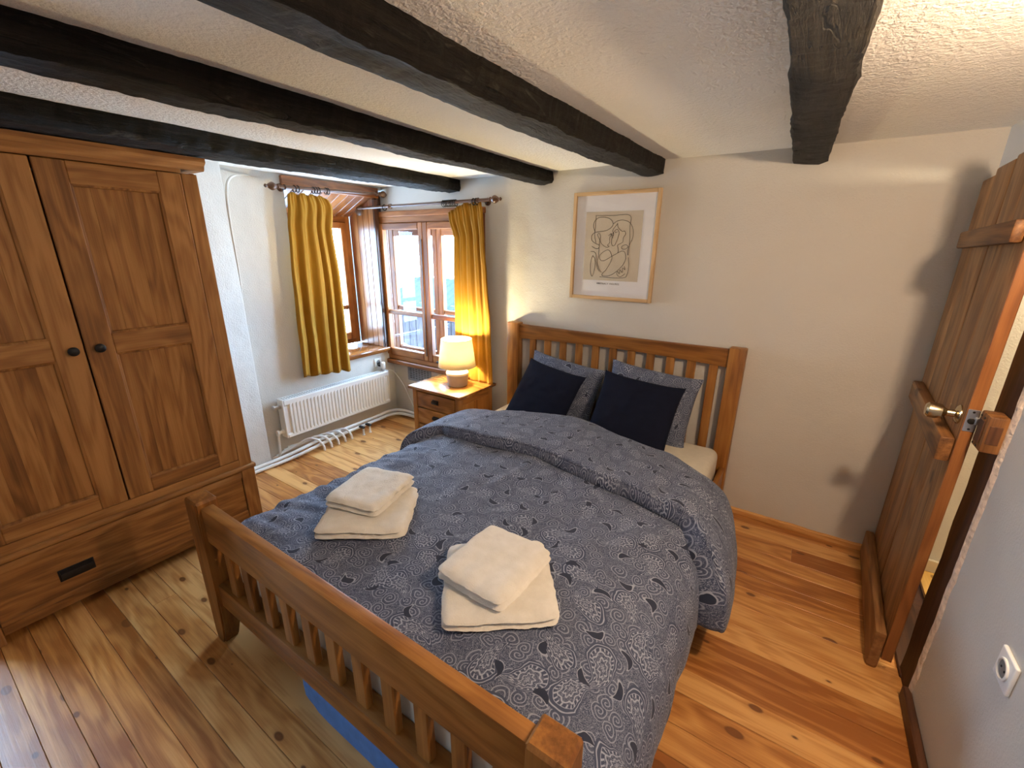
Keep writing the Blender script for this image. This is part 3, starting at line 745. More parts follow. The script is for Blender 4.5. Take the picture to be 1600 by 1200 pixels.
# ================================================================== RADIATOR, PIPES, PLUG, GRILLE
rad = thing('radiator', 'white panel radiator with vertical flutes under the recessed window', 'radiator', (-3.0, 1.49, 0.0))
L, z0, z1 = 0.96, 0.165, 0.455
pb = bmesh.new()
def fp(i, j):
    n = 33*8
    y = 0.012 + (L-0.024)*i/n
    ph = (i % 8)/8.0
    e = 0.0
    if 10 < i < n-10: e = 0.009*(1 if 0.2 < ph < 0.8 else (0.35 if ph > 0.1 else 0))
    zz = [z0, z0+0.006, z0+0.022, z0+0.034, z1-0.050, z1-0.036, z1-0.006, z1][j]
    inn = 1.0 if 3 <= j <= 4 else 0.0
    x = 0.078 - 0.009*inn + e*inn
    if j in (0, 7): x -= 0.006
    return Vector((x, y, zz))
grid(pb, fp, 33*8+1, 8)
obj('front_panel', pb, M_white, rad, None, 25, 0.002)
sb = bmesh.new()
bx(sb, (0.008, 0, z0+0.004), (0.077, 0.012, z1+0.002), 0.003); obj('side_panel', sb, M_white, rad)
obj('side_panel', box((0.008, L-0.012, z0+0.004), (0.077, L, z1+0.002), 0.003), M_white, rad)
tg = bmesh.new()
bx(tg, (0.006, 0, z1-0.004), (0.014, L, z1+0.002), 0.001); bx(tg, (0.066, 0, z1-0.004), (0.076, L, z1+0.002), 0.001)
for k in range(48): bx(tg, (0.012, 0.01+k*0.0196, z1-0.003), (0.068, 0.01+k*0.0196+0.012, z1+0.001))
obj('top_grille', tg, plain('grille_white', (0.62, 0.62, 0.60), 0.4, 0, 0.03, 6), rad)
obj('back_panel', box((0.012, 0.012, z0+0.01), (0.02, L-0.012, z1-0.01)), M_white, rad)
for zz in (z1-0.05, z0+0.05):
    vb = bmesh.new()
    lathe(vb, [(0.016, 0), (0.018, 0.01), (0.012, 0.016), (0.012, 0.034), (0.02, 0.036), (0.02, 0.05), (0.008, 0.054)], (0.04, 0.0, zz), (0, -1, 0), 14)
    obj('valve', vb, M_white if zz < 0.3 else M_steel, rad)
vb = bmesh.new(); tube(vb, cr([(0.04, -0.035, z0+0.05), (0.04, -0.042, z0+0.02), (0.03, -0.045, 0.06), (0.02, -0.05, 0.03)], 6), 0.008, 8)
obj('feed_pipe', vb, M_pipe, rad)
vb = bmesh.new()
lathe(vb, [(0.012, 0), (0.012, 0.02), (0.019, 0.024), (0.021, 0.05), (0.019, 0.075), (0.012, 0.080)], (0.045, L-0.03, z1), (0, 0, 1), 16)
obj('thermostat_head', vb, M_white, rad)
obj('valve_collar', lathe(bmesh.new(), [(0.0135, 0), (0.0135, 0.012)], (0.045, L-0.03, z1+0.004), (0, 0, 1), 14), M_steel, rad)
for yy in (0.2, 0.76):
    obj('wall_bracket', box((-0.028, yy, 0.2), (0.012, yy+0.03, 0.42), 0.002), M_white, rad)

# surface pipes at floor level
def pipe(label, pts, r=0.0125):
    o = obj('heating_pipe', tube(bmesh.new(), cr(pts, 7), r, 8), M_pipe); return tag(o, label, 'pipe', 'white heating pipes by the floor')
rp_ = 0.011
pipe('outermost long white pipe skirting the wall from wardrobe to nightstand',
     [(-2.915, 0.95, 0.013), (-2.915, 1.20, 0.014), (-2.90, 1.45, 0.020), (-2.88, 1.62, 0.04), (-2.885, 1.80, 0.055), (-2.90, 2.05, 0.055), (-2.915, 2.30, 0.05), (-2.92, 2.42, 0.05), (-2.87, 2.52, 0.04), (-2.70, 2.57, 0.016), (-2.40, 2.585, 0.013)])
pipe('second long white pipe lying just behind the outermost one',
     [(-2.935, 0.95, 0.030), (-2.935, 1.20, 0.032), (-2.925, 1.45, 0.040), (-2.91, 1.62, 0.062), (-2.915, 1.80, 0.078), (-2.925, 2.05, 0.077), (-2.94, 2.30, 0.073), (-2.95, 2.44, 0.073), (-2.89, 2.545, 0.062), (-2.70, 2.59, 0.035), (-2.40, 2.592, 0.03)])
for k, lab in enumerate(('nearest to the wardrobe', 'second from the wardrobe', 'third from the wardrobe', 'fourth from the wardrobe', 'farthest from the wardrobe')):
    y = 1.70 + 0.062*k
    pipe('short white pipe bending down into the floorboards, ' + lab,
         [(-3.0, 1.40 + 0.03*k, 0.022 + 0.011*k), (-2.975, y-0.14, 0.065), (-2.945, y-0.055, 0.100 - 0.004*k), (-2.888, y-0.012, 0.092), (-2.856, y+0.012, 0.048), (-2.848, y+0.016, 0.004)], 0.0085)
for k, (y, lab) in enumerate(((2.075, 'black-clipped white pipe stub standing under the radiator middle'), (2.14, 'white pipe stub with black clip nearer the corner'))):
    t = thing('pipe_stub', lab, 'pipe', (-2.845, y, 0.0), 0, 'white heating pipes by the floor')
    obj('riser', lathe(bmesh.new(), [(0.012, 0), (0.012, 0.004), (0.008, 0.006), (0.008, 0.062)], (0, 0, 0), (0, 0, 1), 10), M_pipe, t)
    cbm = bmesh.new(); bx(cbm, (-0.045, -0.012, 0.058), (0.012, 0.012, 0.074), 0.003); obj('clip', cbm, M_black, t, 'black clip')

# socket in the corner with black plug
def socket(name, label, loc, axis, size=0.082):
    """axis: 'x+' plate faces +x, 'x-' faces -x"""
    s = 1 if axis == 'x+' else -1
    t = thing(name, label, 'socket', loc)
    h = size/2
    obj('plate', box((0, -h, -h), (s*0.009, h, h), 0.005, 3), plain('socket_white', (0.82, 0.82, 0.80), 0.35, 0, 0.02, 5), t)
    obj('rim', lathe(bmesh.new(), [(0.027, 0.0), (0.027, 0.004), (0.0255, 0.0055), (0.0225, 0.0055), (0.0215, 0.004), (0.0215, 0.001)], (s*0.008, 0, 0), (s, 0, 0), 28, False), M_white, t)
    obj('well_shade', lathe(bmesh.new(), [(0.0215, 0), (0.0215, 0.0025)], (s*0.0075, 0, 0), (s, 0, 0), 24), plain('socket_well_shade', (0.22, 0.21, 0.20), 0.5, 0, 0.02, 5), t)  # flat disc, its grey paints in the shade of the round recess
    hb = bmesh.new()
    for dy in (-0.0095, 0.0095): lathe(hb, [(0.0028, 0), (0.0028, 0.0012)], (s*0.0098, dy, 0), (s, 0, 0), 10)
    obj('contact_holes', hb, M_hole, t)
    return t
socket('wall_socket', 'white wall socket above the radiator with a plug in it', (-3.03, 2.425, 0.520), 'x+', 0.075)
socket('wall_socket', 'round-cornered white socket on the wall beside the door', (0.545, 1.268, 0.575), 'x-', 0.082)
pl = thing('power_plug', 'black round power plug in the socket by the corner', 'plug', (-3.018, 2.425, 0.505))
obj('body', lathe(bmesh.new(), [(0.012, 0), (0.019, 0.004), (0.019, 0.020), (0.012, 0.032)], (0, 0, 0), (1, 0, 0), 16), M_black, pl)
obj('cord', tube(bmesh.new(), cr([(0.028, 0, 0), (0.04, 0.004, -0.02), (0.035, 0.01, -0.05), (0.01, 0.03, -0.06)], 6), 0.003, 6), M_black, pl)
lc = obj('lamp_cord', tube(bmesh.new(), cr([(-2.975, 2.46, 0.46), (-2.955, 2.535, 0.42), (-2.90, 2.585, 0.30), (-2.83, 2.592, 0.17), (-2.76, 2.592, 0.07), (-2.66, 2.585, 0.035), (-2.4, 2.58, 0.028)], 7), 0.0034, 6), M_cord)
tag(lc, 'thin white cord running down the wall to behind the nightstand', 'cord')
vg = thing('vent_grille', 'grey slatted vent grille in the wall below the window', 'vent', (-2.70, 2.605, 0.42))
obj('backing', box((-0.135, -0.003, -0.062), (0.135, 0, 0.062)), M_hole, vg)
gb = bmesh.new()
for a in (-1, 1): bx(gb, (-0.14, -0.010, a*0.062-0.006), (0.14, 0, a*0.062+0.006), 0.002); bx(gb, (a*0.135-0.006, -0.010, -0.062), (a*0.135+0.006, 0, 0.062), 0.002)
obj('frame', gb, M_grille, vg)
for k in range(7):
    z = -0.05 + k*0.0165
    obj('slat', box((-0.132, -0.011, z-0.0045), (0.132, -0.002, z+0.0035), 0.001), M_grille, vg)
gb = bmesh.new()
for k in range(8): bx(gb, (-0.125+k*0.0345, -0.0085, -0.058), (-0.125+k*0.0345+0.006, -0.003, 0.058))
obj('rib', gb, M_grille, vg)

# ================================================================== WARDROBE
wd = thing('wardrobe', 'large oak wardrobe with two panelled doors and a bottom drawer', 'wardrobe', (-2.36, 0.465, 0))
# local: x=0 front face, y from -0.525 to 0.525
oz_, oy_ = wood('oak', 'Z', 0.6, 0.25, 1.0, 0.35), wood('oak', 'Y', 0.6, 0.25, 1.0, 0.35)
W = 0.525
for s in (-1, 1):
    obj('side_panel', box((-0.555, s*W, 0.345), (-0.02, s*(W-0.022), 1.80), 0.003), oz_, wd)
    obj('face_stile', box((-0.022, s*W, 0.345), (0.0, s*(W-0.062), 1.795), 0.003), oz_, wd)
    obj('leg', box((-0.05, s*(W+0.006), 0.0), (0.006, s*(W-0.062), 0.345), 0.004), oz_, wd)
    obj('leg', box((-0.555, s*(W+0.006), 0.0), (-0.50, s*(W-0.062), 0.345), 0.004), oz_, wd)
    obj('lower_side_panel', box((-0.50, s*(W-0.004), 0.05), (-0.05, s*(W-0.02), 0.345), 0.002), oy_, wd)
obj('back_panel', box((-0.555, -W+0.02, 0.06), (-0.545, W-0.02, 1.80)), oz_, wd)
obj('top_rail', box((-0.022, -W+0.06, 1.795), (0.0, W-0.06, 1.826), 0.002), oy_, wd)
cbm = bmesh.new()
prism(cbm, [(0.004, 1.812), (0.012, 1.820), (0.016, 1.832), (0.030, 1.842), (0.034, 1.846), (0.034, 1.862), (-0.56, 1.862), (-0.56, 1.812)], 1, -W-0.03, W+0.03)
for v in cbm.verts:
    pass
obj('cornice', cbm, oy_, wd)
obj('waist_moulding', box((-0.555, -W-0.014, 0.338), (0.016, W+0.014, 0.362), 0.008, 2), oy_, wd)
obj('lower_rail', box((-0.022, -W+0.062, 0.362), (0.0, W-0.062, 0.402), 0.002), oy_, wd)
obj('plinth_rail', box((-0.022, -W+0.062, 0.036), (0.0, W-0.062, 0.078), 0.003), oy_, wd)
obj('bottom_board', box((-0.55, -W+0.02, 0.05), (-0.02, W-0.02, 0.066)), oy_, wd)
knob_p = [(0.008, 0), (0.008, 0.010), (0.015, 0.016), (0.018, 0.022), (0.017, 0.028), (0.010, 0.033), (0.002, 0.034)]
for s in (-1, 1):
    a, b = (0.003, W-0.064) if s > 0 else (-W+0.064, -0.003)
    zb, zt_ = 0.405, 1.792
    st = 0.088
    d = obj('door', box((-0.020, a, zb), (0.002, a+st, zt_), 0.003), oz_, wd)
    obj('stile', box((-0.020, b-st, zb), (0.002, b, zt_), 0.003), oz_, d)
    for za, zc in ((zb, 0.472), (1.060, 1.145), (1.712, zt_)):
        rb_ = bmesh.new(); bx(rb_, (-0.019, a+st, za), (0.0015, b-st, zc), 0.003); obj('rail', rb_, oy_, d)
        # rounded moulding lip along the rail
    for za, zc in ((0.472, 1.060), (1.145, 1.712)):
        n = 5; wdt = (b-a-2*st)/n
        for q in range(n):
            y0_ = a+st+q*wdt
            obj('panel_board', box((-0.016, y0_, za), (-0.013 + 0.0004*(q % 2), y0_+wdt, zc), 0.0008), oz_, d)
        mb = bmesh.new()
        ya, yb = a+st, b-st
        for (p, q_) in (((ya, za), (yb, za)), ((yb, za), (yb, zc)), ((yb, zc), (ya, zc)), ((ya, zc), (ya, za))):
            tube(mb, [(-0.010, p[0], p[1]), (-0.010, q_[0], q_[1])], 0.009, 8, True)
        obj('moulding', mb, oz_, d)
    ky = a + 0.038 if s > 0 else b - 0.036
    obj('knob', lathe(bmesh.new(), knob_p, (0.002, ky, 1.095), (1, 0, 0), 18), M_iron, d, 'small black knob')
dr = obj('drawer', box((-0.3, -W+0.065, 0.080), (0.001, W-0.065, 0.334), 0.003), oy_, wd)
obj('lip', box((0.001, -W+0.065, 0.298), (0.010, W-0.065, 0.334), 0.005, 2), oy_, dr)
obj('lip', box((0.001, -W+0.065, 0.080), (0.006, W-0.065, 0.100), 0.003), oy_, dr)
hb = bmesh.new()
hy = 0.243-0.465
bx(hb, (0.001, hy-0.056, 0.158), (0.005, hy+0.056, 0.212), 0.002)
prism(hb, [(0.004, 0.206), (0.022, 0.200), (0.026, 0.184), (0.022, 0.172), (0.018, 0.184), (0.014, 0.194), (0.004, 0.198)], 1, hy-0.050, hy+0.050)
obj('handle', hb, M_iron, dr, 'black cup handle')

# ================================================================== BED
bd = thing('bed_frame', 'oak double bed frame with slatted headboard and footboard', 'bed', (-0.96, 1.53, 0))
def L_(x, y, z): return (x+0.96, y-1.53, z)
bz_, bx__, by_ = wood('bed', 'Z', 0.4, 0.3, 1.0, 0.3), wood('bed', 'X', 0.4, 0.3, 1.0, 0.3), wood('bed', 'Y', 0.4, 0.3, 1.0, 0.3)
def bpart(name, lo, hi, mat, bev=0.005, seg=2): return obj(name, box(L_(*lo), L_(*hi), bev, seg), mat, bd)
# head end
for x0, x1 in ((-1.722, -1.630), (-0.284, -0.200)):
    bpart('post', (x0, 2.530, 0), (x1, 2.600, 0.995), bz_, 0.008)
hb_ = bmesh.new()
# slightly arched top rail
def hr(i, j):
    x = -1.632 + (1.632-0.282)*i/40; t = (i/40-0.5)*2
    top = 0.983 - 0.004*(1-t*t); bot = 0.882 + 0.020*(1-t*t)
    c = [(2.552, bot), (2.549, bot+0.006), (2.549, top-0.006), (2.556, top), (2.580, top), (2.586, top-0.006), (2.586, bot+0.006), (2.580, bot)][j]
    return Vector(L_(x, c[0], c[1]))
V = grid(hb_, lambda i, j: hr(j, i), 8, 41, None, True)
obj('top_rail', hb_, bx__, bd)
bpart('lower_rail', (-1.632, 2.552, 0.24), (-0.282, 2.584, 0.36), bx__)
for k in range(11):
    xc = -1.525 + k*(1.525-0.352)/10
    bpart('slat', (xc-0.0235, 2.557, 0.352), (xc+0.0235, 2.579, 0.905), bz_, 0.003, 1)
# foot end: posts with curved feet
for x0, x1, s in ((-1.722, -1.632, 1), (-0.284, -0.196, -1)):
    pbm = bmesh.new()
    def pp(i, j):
        z = [0, 0.04, 0.09, 0.14, 0.19, 0.25, 0.40, 0.628, 0.637][j]
        cut = [0.034, 0.022, 0.012, 0.005, 0.001, 0, 0, 0, 0.007][j]
        cuy = [0.018, 0.014, 0.008, 0.004, 0.001, 0, 0, 0, 0.007][j]
        xa, xb = (x0 + (0.007 if j == 8 else 0), x1-cut) if s > 0 else (x0+cut, x1 - (0.007 if j == 8 else 0))
        c = [(xa, 0.478+ (0.007 if j == 8 else 0)), (xb, 0.478 + (0.007 if j == 8 else 0)), (xb, 0.552-cuy), (xa, 0.552-cuy)][i]
        return Vector(L_(c[0], c[1], z))
    V = grid(pbm, pp, 4, 9, None, True)
    pbm.faces.new([V[i][8] for i in range(4)]); pbm.faces.new([V[i][0] for i in range(4)][::-1])
    bmesh.ops.bevel(pbm, geom=[e for e in pbm.edges if abs(e.verts[0].co.z-e.verts[1].co.z) > 0.02], offset=0.006, segments=2, affect='EDGES')
    obj('post', pbm, bz_, bd)
bpart('top_rail', (-1.634, 0.492, 0.475), (-0.282, 0.534, 0.616), bx__, 0.006)
bpart('lower_rail', (-1.634, 0.490, 0.190), (-0.282, 0.552, 0.288), bx__, 0.005)
for k in range(11):
    xc = -1.525 + k*(1.525-0.352)/10
    bpart('slat', (xc-0.0235, 0.502, 0.285), (xc+0.0235, 0.526, 0.480), bz_, 0.003, 1)
for x0, x1 in ((-1.712, -1.684), (-0.238, -0.210)):
    bpart('side_rail', (x0, 0.560, 0.175), (x1, 2.535, 0.300), by_)
for k in range(12):
    y = 0.64 + k*0.16
    bpart('bed_slat', (-1.686, y, 0.186), (-0.236, y+0.08, 0.206), bx__, 0.003, 1)

# mattress
mt = obj('mattress', box((-1.672, 0.553, 0.207), (-0.248, 2.520, 0.420), 0.045, 5), M_matt)
tag(mt, 'cream mattress showing at the head and through the footboard', 'mattress')

# duvet profile across the bed
prof = cr([(-1.775, 0.20, 0), (-1.770, 0.32, 0), (-1.735, 0.405, 0), (-1.640, 0.446, 0), (-1.40, 0.478, 0), (-0.95, 0.492, 0), (-0.52, 0.488, 0), (-0.30, 0.474, 0), (-0.195, 0.430, 0), (-0.142, 0.340, 0), (-0.125, 0.22, 0), (-0.140, 0.12, 0)], 14)
arc = [0.0]
for a, b in zip(prof, prof[1:]): arc.append(arc[-1] + (b-a).length)
def prof_at(s):
    t = s*arc[-1]
    for k in range(len(prof)-1):
        if t <= arc[k+1] + 1e-9:
            u = (t-arc[k])/(arc[k+1]-arc[k]); p = prof[k].lerp(prof[k+1], u); d = (prof[k+1]-prof[k]).normalized()
            return p, Vector((-d.y, d.x, 0))
    return prof[-1], Vector((1, 0, 0))
NU, NV = 170, 110
tabp = [prof_at(i/(NU-1)) for i in range(NU)]
def duv(i, j):
    p, n = tabp[i]; s = i/(NU-1)
    v = j/(NV-1)
    # the foot edge turns down inside the footboard
    path = [(0.556, -0.040), (0.548, -0.022), (0.556, -0.007), (0.60, 0.0)]
    if v < 0.06:
        q = v/0.06*3; k = min(2, int(q)); u = q-k
        y = path[k][0]*(1-u) + path[k+1][0]*u; dz = path[k][1]*(1-u) + path[k+1][1]*u
    else:
        y = 0.60 + (1.90-0.60)*(v-0.06)/0.94; dz = 0.0
    x, z = p.x, p.y
    wr = 0.013*ns(x*3.2, y*2.6, 1) + 0.008*ns(x*7, y*5, 2) + 0.004*ns(x*15, y*12, 4) + 0.0015*ns(x*38, y*30, 4)
    left = max(0, min(1, (-1.25-x)/0.35)); 
    wr += left*(0.017*ns(x*4, y*14, 6) + 0.008*ns(x*8, y*30, 8))
    right = max(0, min(1, (x+0.34)/0.12))
    wr += right*0.010*ns(z*2.0, y*7, 12)
    # long soft crease running up from the towels to the fold
    e = (x+1.02) - 0.12*(y-1.2); wr += 0.010*math.exp(-(e/0.018)**2)*max(0, min(1, (y-1.22)/0.2))*0.8
    hemlift = 0.0
    if z < 0.30 and x > -1: hemlift = 0.02*ns(y*4, 3)
    top = 1.0 if -1.7 < x < -0.2 else 0.3
    yy = y
    side = 1.0 - top
    return Vector((x + n.x*wr, yy + 0.004*ns(x*9, y*4), z + n.y*wr + dz*(0.85 if top == 1.0 else 0.2) + hemlift))
dbm = bmesh.new()
grid(dbm, duv, NU, NV, lambda i, j: (arc[-1]*i/(NU-1), 0.45 + 1.45*j/(NV-1)))
dv = obj('duvet', dbm, M_pais, None, None, 180, 0.012)
tag(dv, 'blue grey paisley duvet spread over the double bed', 'duvet')
# turned-back fold at the head
def fold():
    nv = 46; bm = bmesh.new()
    y0t = [(-1.80, 1.56), (-1.60, 1.70), (-1.50, 1.665), (-1.0, 1.695), (-0.53, 1.615), (-0.26, 1.570), (-0.17, 1.46), (-0.12, 1.40), (-0.05, 1.40)]
    y1t = [(-1.80, 2.02), (-1.58, 2.06), (-1.0, 2.20), (-0.47, 2.06), (-0.2, 1.93), (-0.12, 1.82), (-0.05, 1.80)]
    shape = cr([(0.06, 0.006, 0), (0.015, 0.005, 0), (-0.008, 0.010, 0), (-0.012, 0.030, 0), (0.008, 0.052, 0), (0.06, 0.066, 0), (0.5, 0.066, 0), (0.90, 0.058, 0), (0.985, 0.040, 0), (1.0, 0.012, 0), (0.97, -0.02, 0)], 5)
    ns_ = len(shape)
    nu = 150
    tp = [prof_at(0.035 + (0.955-0.035)*i/(nu-1)) for i in range(nu)]
    slen = [0.0]
    for a, b in zip(shape, shape[1:]): slen.append(slen[-1] + (b-a).length)
    def P(i, j):
        p, n = tp[i]; sh = shape[j]
        a, b = lerp_tab(y0t, p.x), lerp_tab(y1t, p.x)
        y = a + (b-a)*sh.x
        sidef = 1.0 + 0.35*max(0, min(1, (p.x+0.35)/0.15))
        h = sh.y*sidef
        if h > 0.02: h += 0.010*ns(p.x*4, y*4, 21) + 0.005*ns(p.x*10, y*9, 22) + 0.002*ns(p.x*25, y*22, 5)
        if p.x < -1.3: h += 0.010*ns(p.x*9, y*11, 5)*(1 if h > 0.02 else 0)
        x, z = p.x + n.x*h, p.y + n.y*h
        return Vector((x, y, z))
    grid(bm, P, nu, ns_, lambda i, j: (arc[-1]*i/(nu-1)+0.37, slen[j]*0.5+3.1))
    return obj('turned_back_fold', bm, M_pais, dv, 'thick turned-back fold of the duvet', 180, 0.010)
fold()

# ------------------------------------------------------------------ pillows and cushions
def pillow_mesh(wd_, ht, th, pinch=0.10, seed=0.0, puff=0.55):
    n = 40; bm = bmesh.new(); uvl = bm.loops.layers.uv.verify()
    def P(i, j, s):
        u = -1 + 2*i/(n-1); v = -1 + 2*j/(n-1)
        k = max(0.0, (1-abs(u)**2.6))*max(0.0, (1-abs(v)**2.6))
        h = th/2*k**puff
        ex = 1 - pinch*(abs(v)**2)*0.0 - pinch*(1-abs(v)**3)*(abs(u)**6)
        ey = 1 - pinch*(1-abs(u)**3)*(abs(v)**6)
        wr = (0.010*ns(u*2+seed, v*2, s) + 0.005*ns(u*5, v*5+seed, s*2))*k
        return Vector((u*wd_/2*ex, s*(h + wr) , v*ht/2*ey))
    for s in (-1, 1):
        grid(bm, lambda i, j: P(i, j, s), n, n, lambda i, j: (wd_*i/(n-1)+seed, ht*j/(n-1)+seed*0.6))
    bmesh.ops.remove_doubles(bm, verts=bm.verts, dist=1e-4)
    return bm
def pillow(name, label, cat, grp, c, w_, h_, t_, lean, roll, yaw, mat, seed):
    o = obj(name, pillow_mesh(w_, h_, t_, 0.07, seed), mat, None, None, 70)
    o.matrix_world = Matrix.Translation(c) @ Matrix.Rotation(R(yaw), 4, 'Z') @ Matrix.Rotation(R(-lean), 4, 'X') @ Matrix.Rotation(R(roll), 4, 'Y')
    return tag(o, label, cat, grp)
pillow('pillow', 'paisley pillow behind the navy cushion nearest the nightstand', 'pillow', 'paisley pillows against the headboard', (-1.245, 2.462, 0.605), 0.56, 0.40, 0.115, 19, 6, -2, M_pais, 2.3)
pillow('pillow', 'paisley pillow behind the navy cushion farther from the nightstand', 'pillow', 'paisley pillows against the headboard', (-0.668, 2.462, 0.618), 0.54, 0.43, 0.115, 18, 5, 2, M_pais, 7.9)
pillow('cushion', 'navy square cushion nearest the nightstand and lamp', 'cushion', 'plain navy cushions', (-1.282, 2.300, 0.590), 0.45, 0.42, 0.115, 34, 7, -5, M_navy, 4.4)
pillow('cushion', 'navy square cushion farther from the nightstand, showing whole front', 'cushion', 'plain navy cushions', (-0.695, 2.285, 0.598), 0.47, 0.45, 0.115, 35, 5, 4, M_navy, 9.2)

# ------------------------------------------------------------------ towels
def towel(name, label, c, w_, d_, h_, rot, layers, seed, droop=0.012):
    """folded towel: stacked rounded layers in one continuous body with visible fold edges"""
    root = thing(name, label, 'towel', c, R(rot), 'folded cream towels on the duvet')
    lh = h_/layers
    for k in range(layers):
        bm = bmesh.new(); nu, nv = 34, 34
        wk, dk = w_*(1-0.012*k), d_*(1-0.012*k)
        ring = []
        def P(i, j, side):
            u = -1 + 2*i/(nu-1); v = -1 + 2*j/(nv-1)
            r = 0.10
            mx_ = max(abs(u), abs(v)); kk = (abs(u)**13 + abs(v)**13)**(1/13) if mx_ > 0 else 1
            uu, vv = u*mx_/max(kk, 1e-6), v*mx_/max(kk, 1e-6)
            uu *= 1 - 0.02*abs(vv)**3; vv *= 1 - 0.02*abs(uu)**3
            x = uu*wk/2 + 0.004*ns(v*3+seed, k) + (0.003*ns(v*9, k+seed) if abs(u) > 0.95 else 0)
            y = vv*dk/2 + 0.004*ns(u*3+seed, k+4) + (0.003*ns(u*9, k-seed) if abs(v) > 0.95 else 0)
            e = min(1-abs(u), 1-abs(v))*min(wk, dk)/2
            q = min(1, e/(lh*1.3)); bulge = max(0, 1-(1-q)**2.4)**0.5
            zmid = lh*(k+0.5)
            z = zmid + side*(lh*0.5)*bulge
            cr_ = max(abs(u), abs(v))
            z += (0.006*ns(u*1.6+seed, v*1.6, 3) + 0.003*ns(u*4+seed, v*4, k)) * (0.4+0.6*(k+1)/layers)
            z -= droop*max(0, cr_-0.75)*1.3*(k+0.3)/layers
            return Vector((x, y, z))
        for side in (-1, 1):
            grid(bm, lambda i, j: P(i, j, side), nu, nv)
        bmesh.ops.remove_doubles(bm, verts=bm.verts, dist=2e-4)
        obj('fold', bm, M_towel, root, None, 80)
    return root
towel('towel', 'large folded cream towel nearer the wardrobe, underneath a smaller one', (-1.262, 0.912, 0.494), 0.335, 0.315, 0.046, 36, 2, 1.1)
towel('towel', 'small folded cream towel on top, nearer the wardrobe', (-1.320, 0.972, 0.538), 0.250, 0.285, 0.046, 14, 2, 3.7)
towel('towel', 'large folded cream towel nearest the footboard end, underneath a smaller one', (-0.632, 0.888, 0.502), 0.335, 0.345, 0.040, 38, 2, 5.3)
towel('towel', 'small folded cream towel lying diamond-wise on the nearer pile', (-0.655, 0.905, 0.540), 0.255, 0.285, 0.046, -2, 2, 8.8)

# blue bag under the bed
bgm = bmesh.new()
def bagp(i, j):
    a = 2*PI*i/64; ca, sa = math.cos(a), math.sin(a)
    sx = math.copysign(abs(ca)**0.35, ca); sy = math.copysign(abs(sa)**0.35, sa)
    z = [0.0, 0.03, 0.09, 0.14, 0.158, 0.162][j]; k = [1.0, 1.0, 1.0, 0.985, 0.95, 0.5][j]
    x = -0.86 + 0.455*sx*k; y = 0.866 + 0.343*sy*k
    return Vector((x + 0.008*ns(x*7, z*18, 2), y + 0.010*ns(x*16+z*14, 3), z + (0.008*ns(x*5, y*5) if j > 2 else 0)))
V = grid(bgm, bagp, 64, 6, None, True)
bgm.faces.new([V[i][5] for i in range(64)]); bgm.faces.new([V[i][0] for i in range(64)][::-1])
bag = obj('storage_bag', bgm, M_bag, None, None, 50)
tag(bag, 'soft blue fabric bundle on the floor under the bed', 'bag')

# ================================================================== NIGHTSTAND AND LAMP
nst = thing('nightstand', 'small oak nightstand with three drawers between window and bed', 'nightstand', (-2.113, 2.37, 0))
n_y, n_x, n_z = wood('bed', 'Y', 0.4, 0.3, 1.0, 0.3), wood('bed', 'X', 0.25, 0.3, 1.0, 0.3), wood('bed', 'Z', 0.4, 0.3, 1.0, 0.3)
obj('top', box((-0.258, -0.218, 0.478), (0.258, 0.216, 0.502), 0.008, 2), n_x, nst)
for sx in (-1, 1):
    for sy in (-1, 1):
        obj('leg', box((sx*0.232, sy*0.195, 0), (sx*0.190, sy*0.153, 0.478), 0.004), n_z, nst)
    sp_ = obj('side_panel', box((sx*0.224, -0.153, 0.07), (sx*0.210, 0.153, 0.478), 0.002), n_z, nst)
    obj('side_rail', box((sx*0.230, -0.153, 0.42), (sx*0.212, 0.153, 0.478), 0.002), n_y, sp_)
    obj('side_rail', box((sx*0.230, -0.153, 0.05), (sx*0.212, 0.153, 0.11), 0.002), n_y, sp_)
    obj('middle_stile', box((sx*0.230, -0.022, 0.11), (sx*0.212, 0.022, 0.42), 0.002), n_z, sp_)
obj('back_panel', box((-0.19, 0.18, 0.06), (0.19, 0.19, 0.478)), n_x, nst)
obj('plinth', box((-0.19, -0.190, 0.04), (0.19, -0.172, 0.075), 0.002), n_x, nst)
for k in range(3):
    za = 0.080 + k*0.130
    d = obj('drawer', box((-0.186, -0.193, za), (0.186, 0.10, za+0.122), 0.003), n_x, nst)
    hb = bmesh.new(); zc = za+0.066
    bx(hb, (-0.030, -0.196, zc-0.018), (0.030, -0.192, zc+0.018), 0.002)
    prism(hb, [(-0.194, zc+0.016), (-0.209, zc+0.011), (-0.212, zc-0.002), (-0.208, zc-0.010), (-0.203, zc+0.002), (-0.194, zc+0.008)], 0, -0.026, 0.026)
    obj('handle', hb, M_iron, d, 'black cup handle')

tl = thing('table_lamp', 'lit table lamp with cream drum shade on the nightstand', 'lamp', (-2.065, 2.375, 0.502))
obj('base', lathe(bmesh.new(), [(0.066, 0.0), (0.074, 0.004), (0.082, 0.075), (0.083, 0.095), (0.080, 0.100)], (0, 0, 0), (0, 0, 1), 36), M_ceramic, tl)
obj('glazed_top', lathe(bmesh.new(), [(0.084, 0.088), (0.084, 0.102), (0.075, 0.114), (0.040, 0.122), (0.012, 0.124)], (0, 0, 0), (0, 0, 1), 36, False), M_glaze, tl, 'pale glazed shoulder')
obj('stem', lathe(bmesh.new(), [(0.012, 0.120), (0.012, 0.20), (0.018, 0.202), (0.018, 0.235)], (0, 0, 0), (0, 0, 1), 14), M_brass, tl)
obj('bulb', lathe(bmesh.new(), [(0.012, 0.232), (0.016, 0.238), (0.012, 0.240)], (0, 0, 0), (0, 0, 1), 14), M_white, tl)
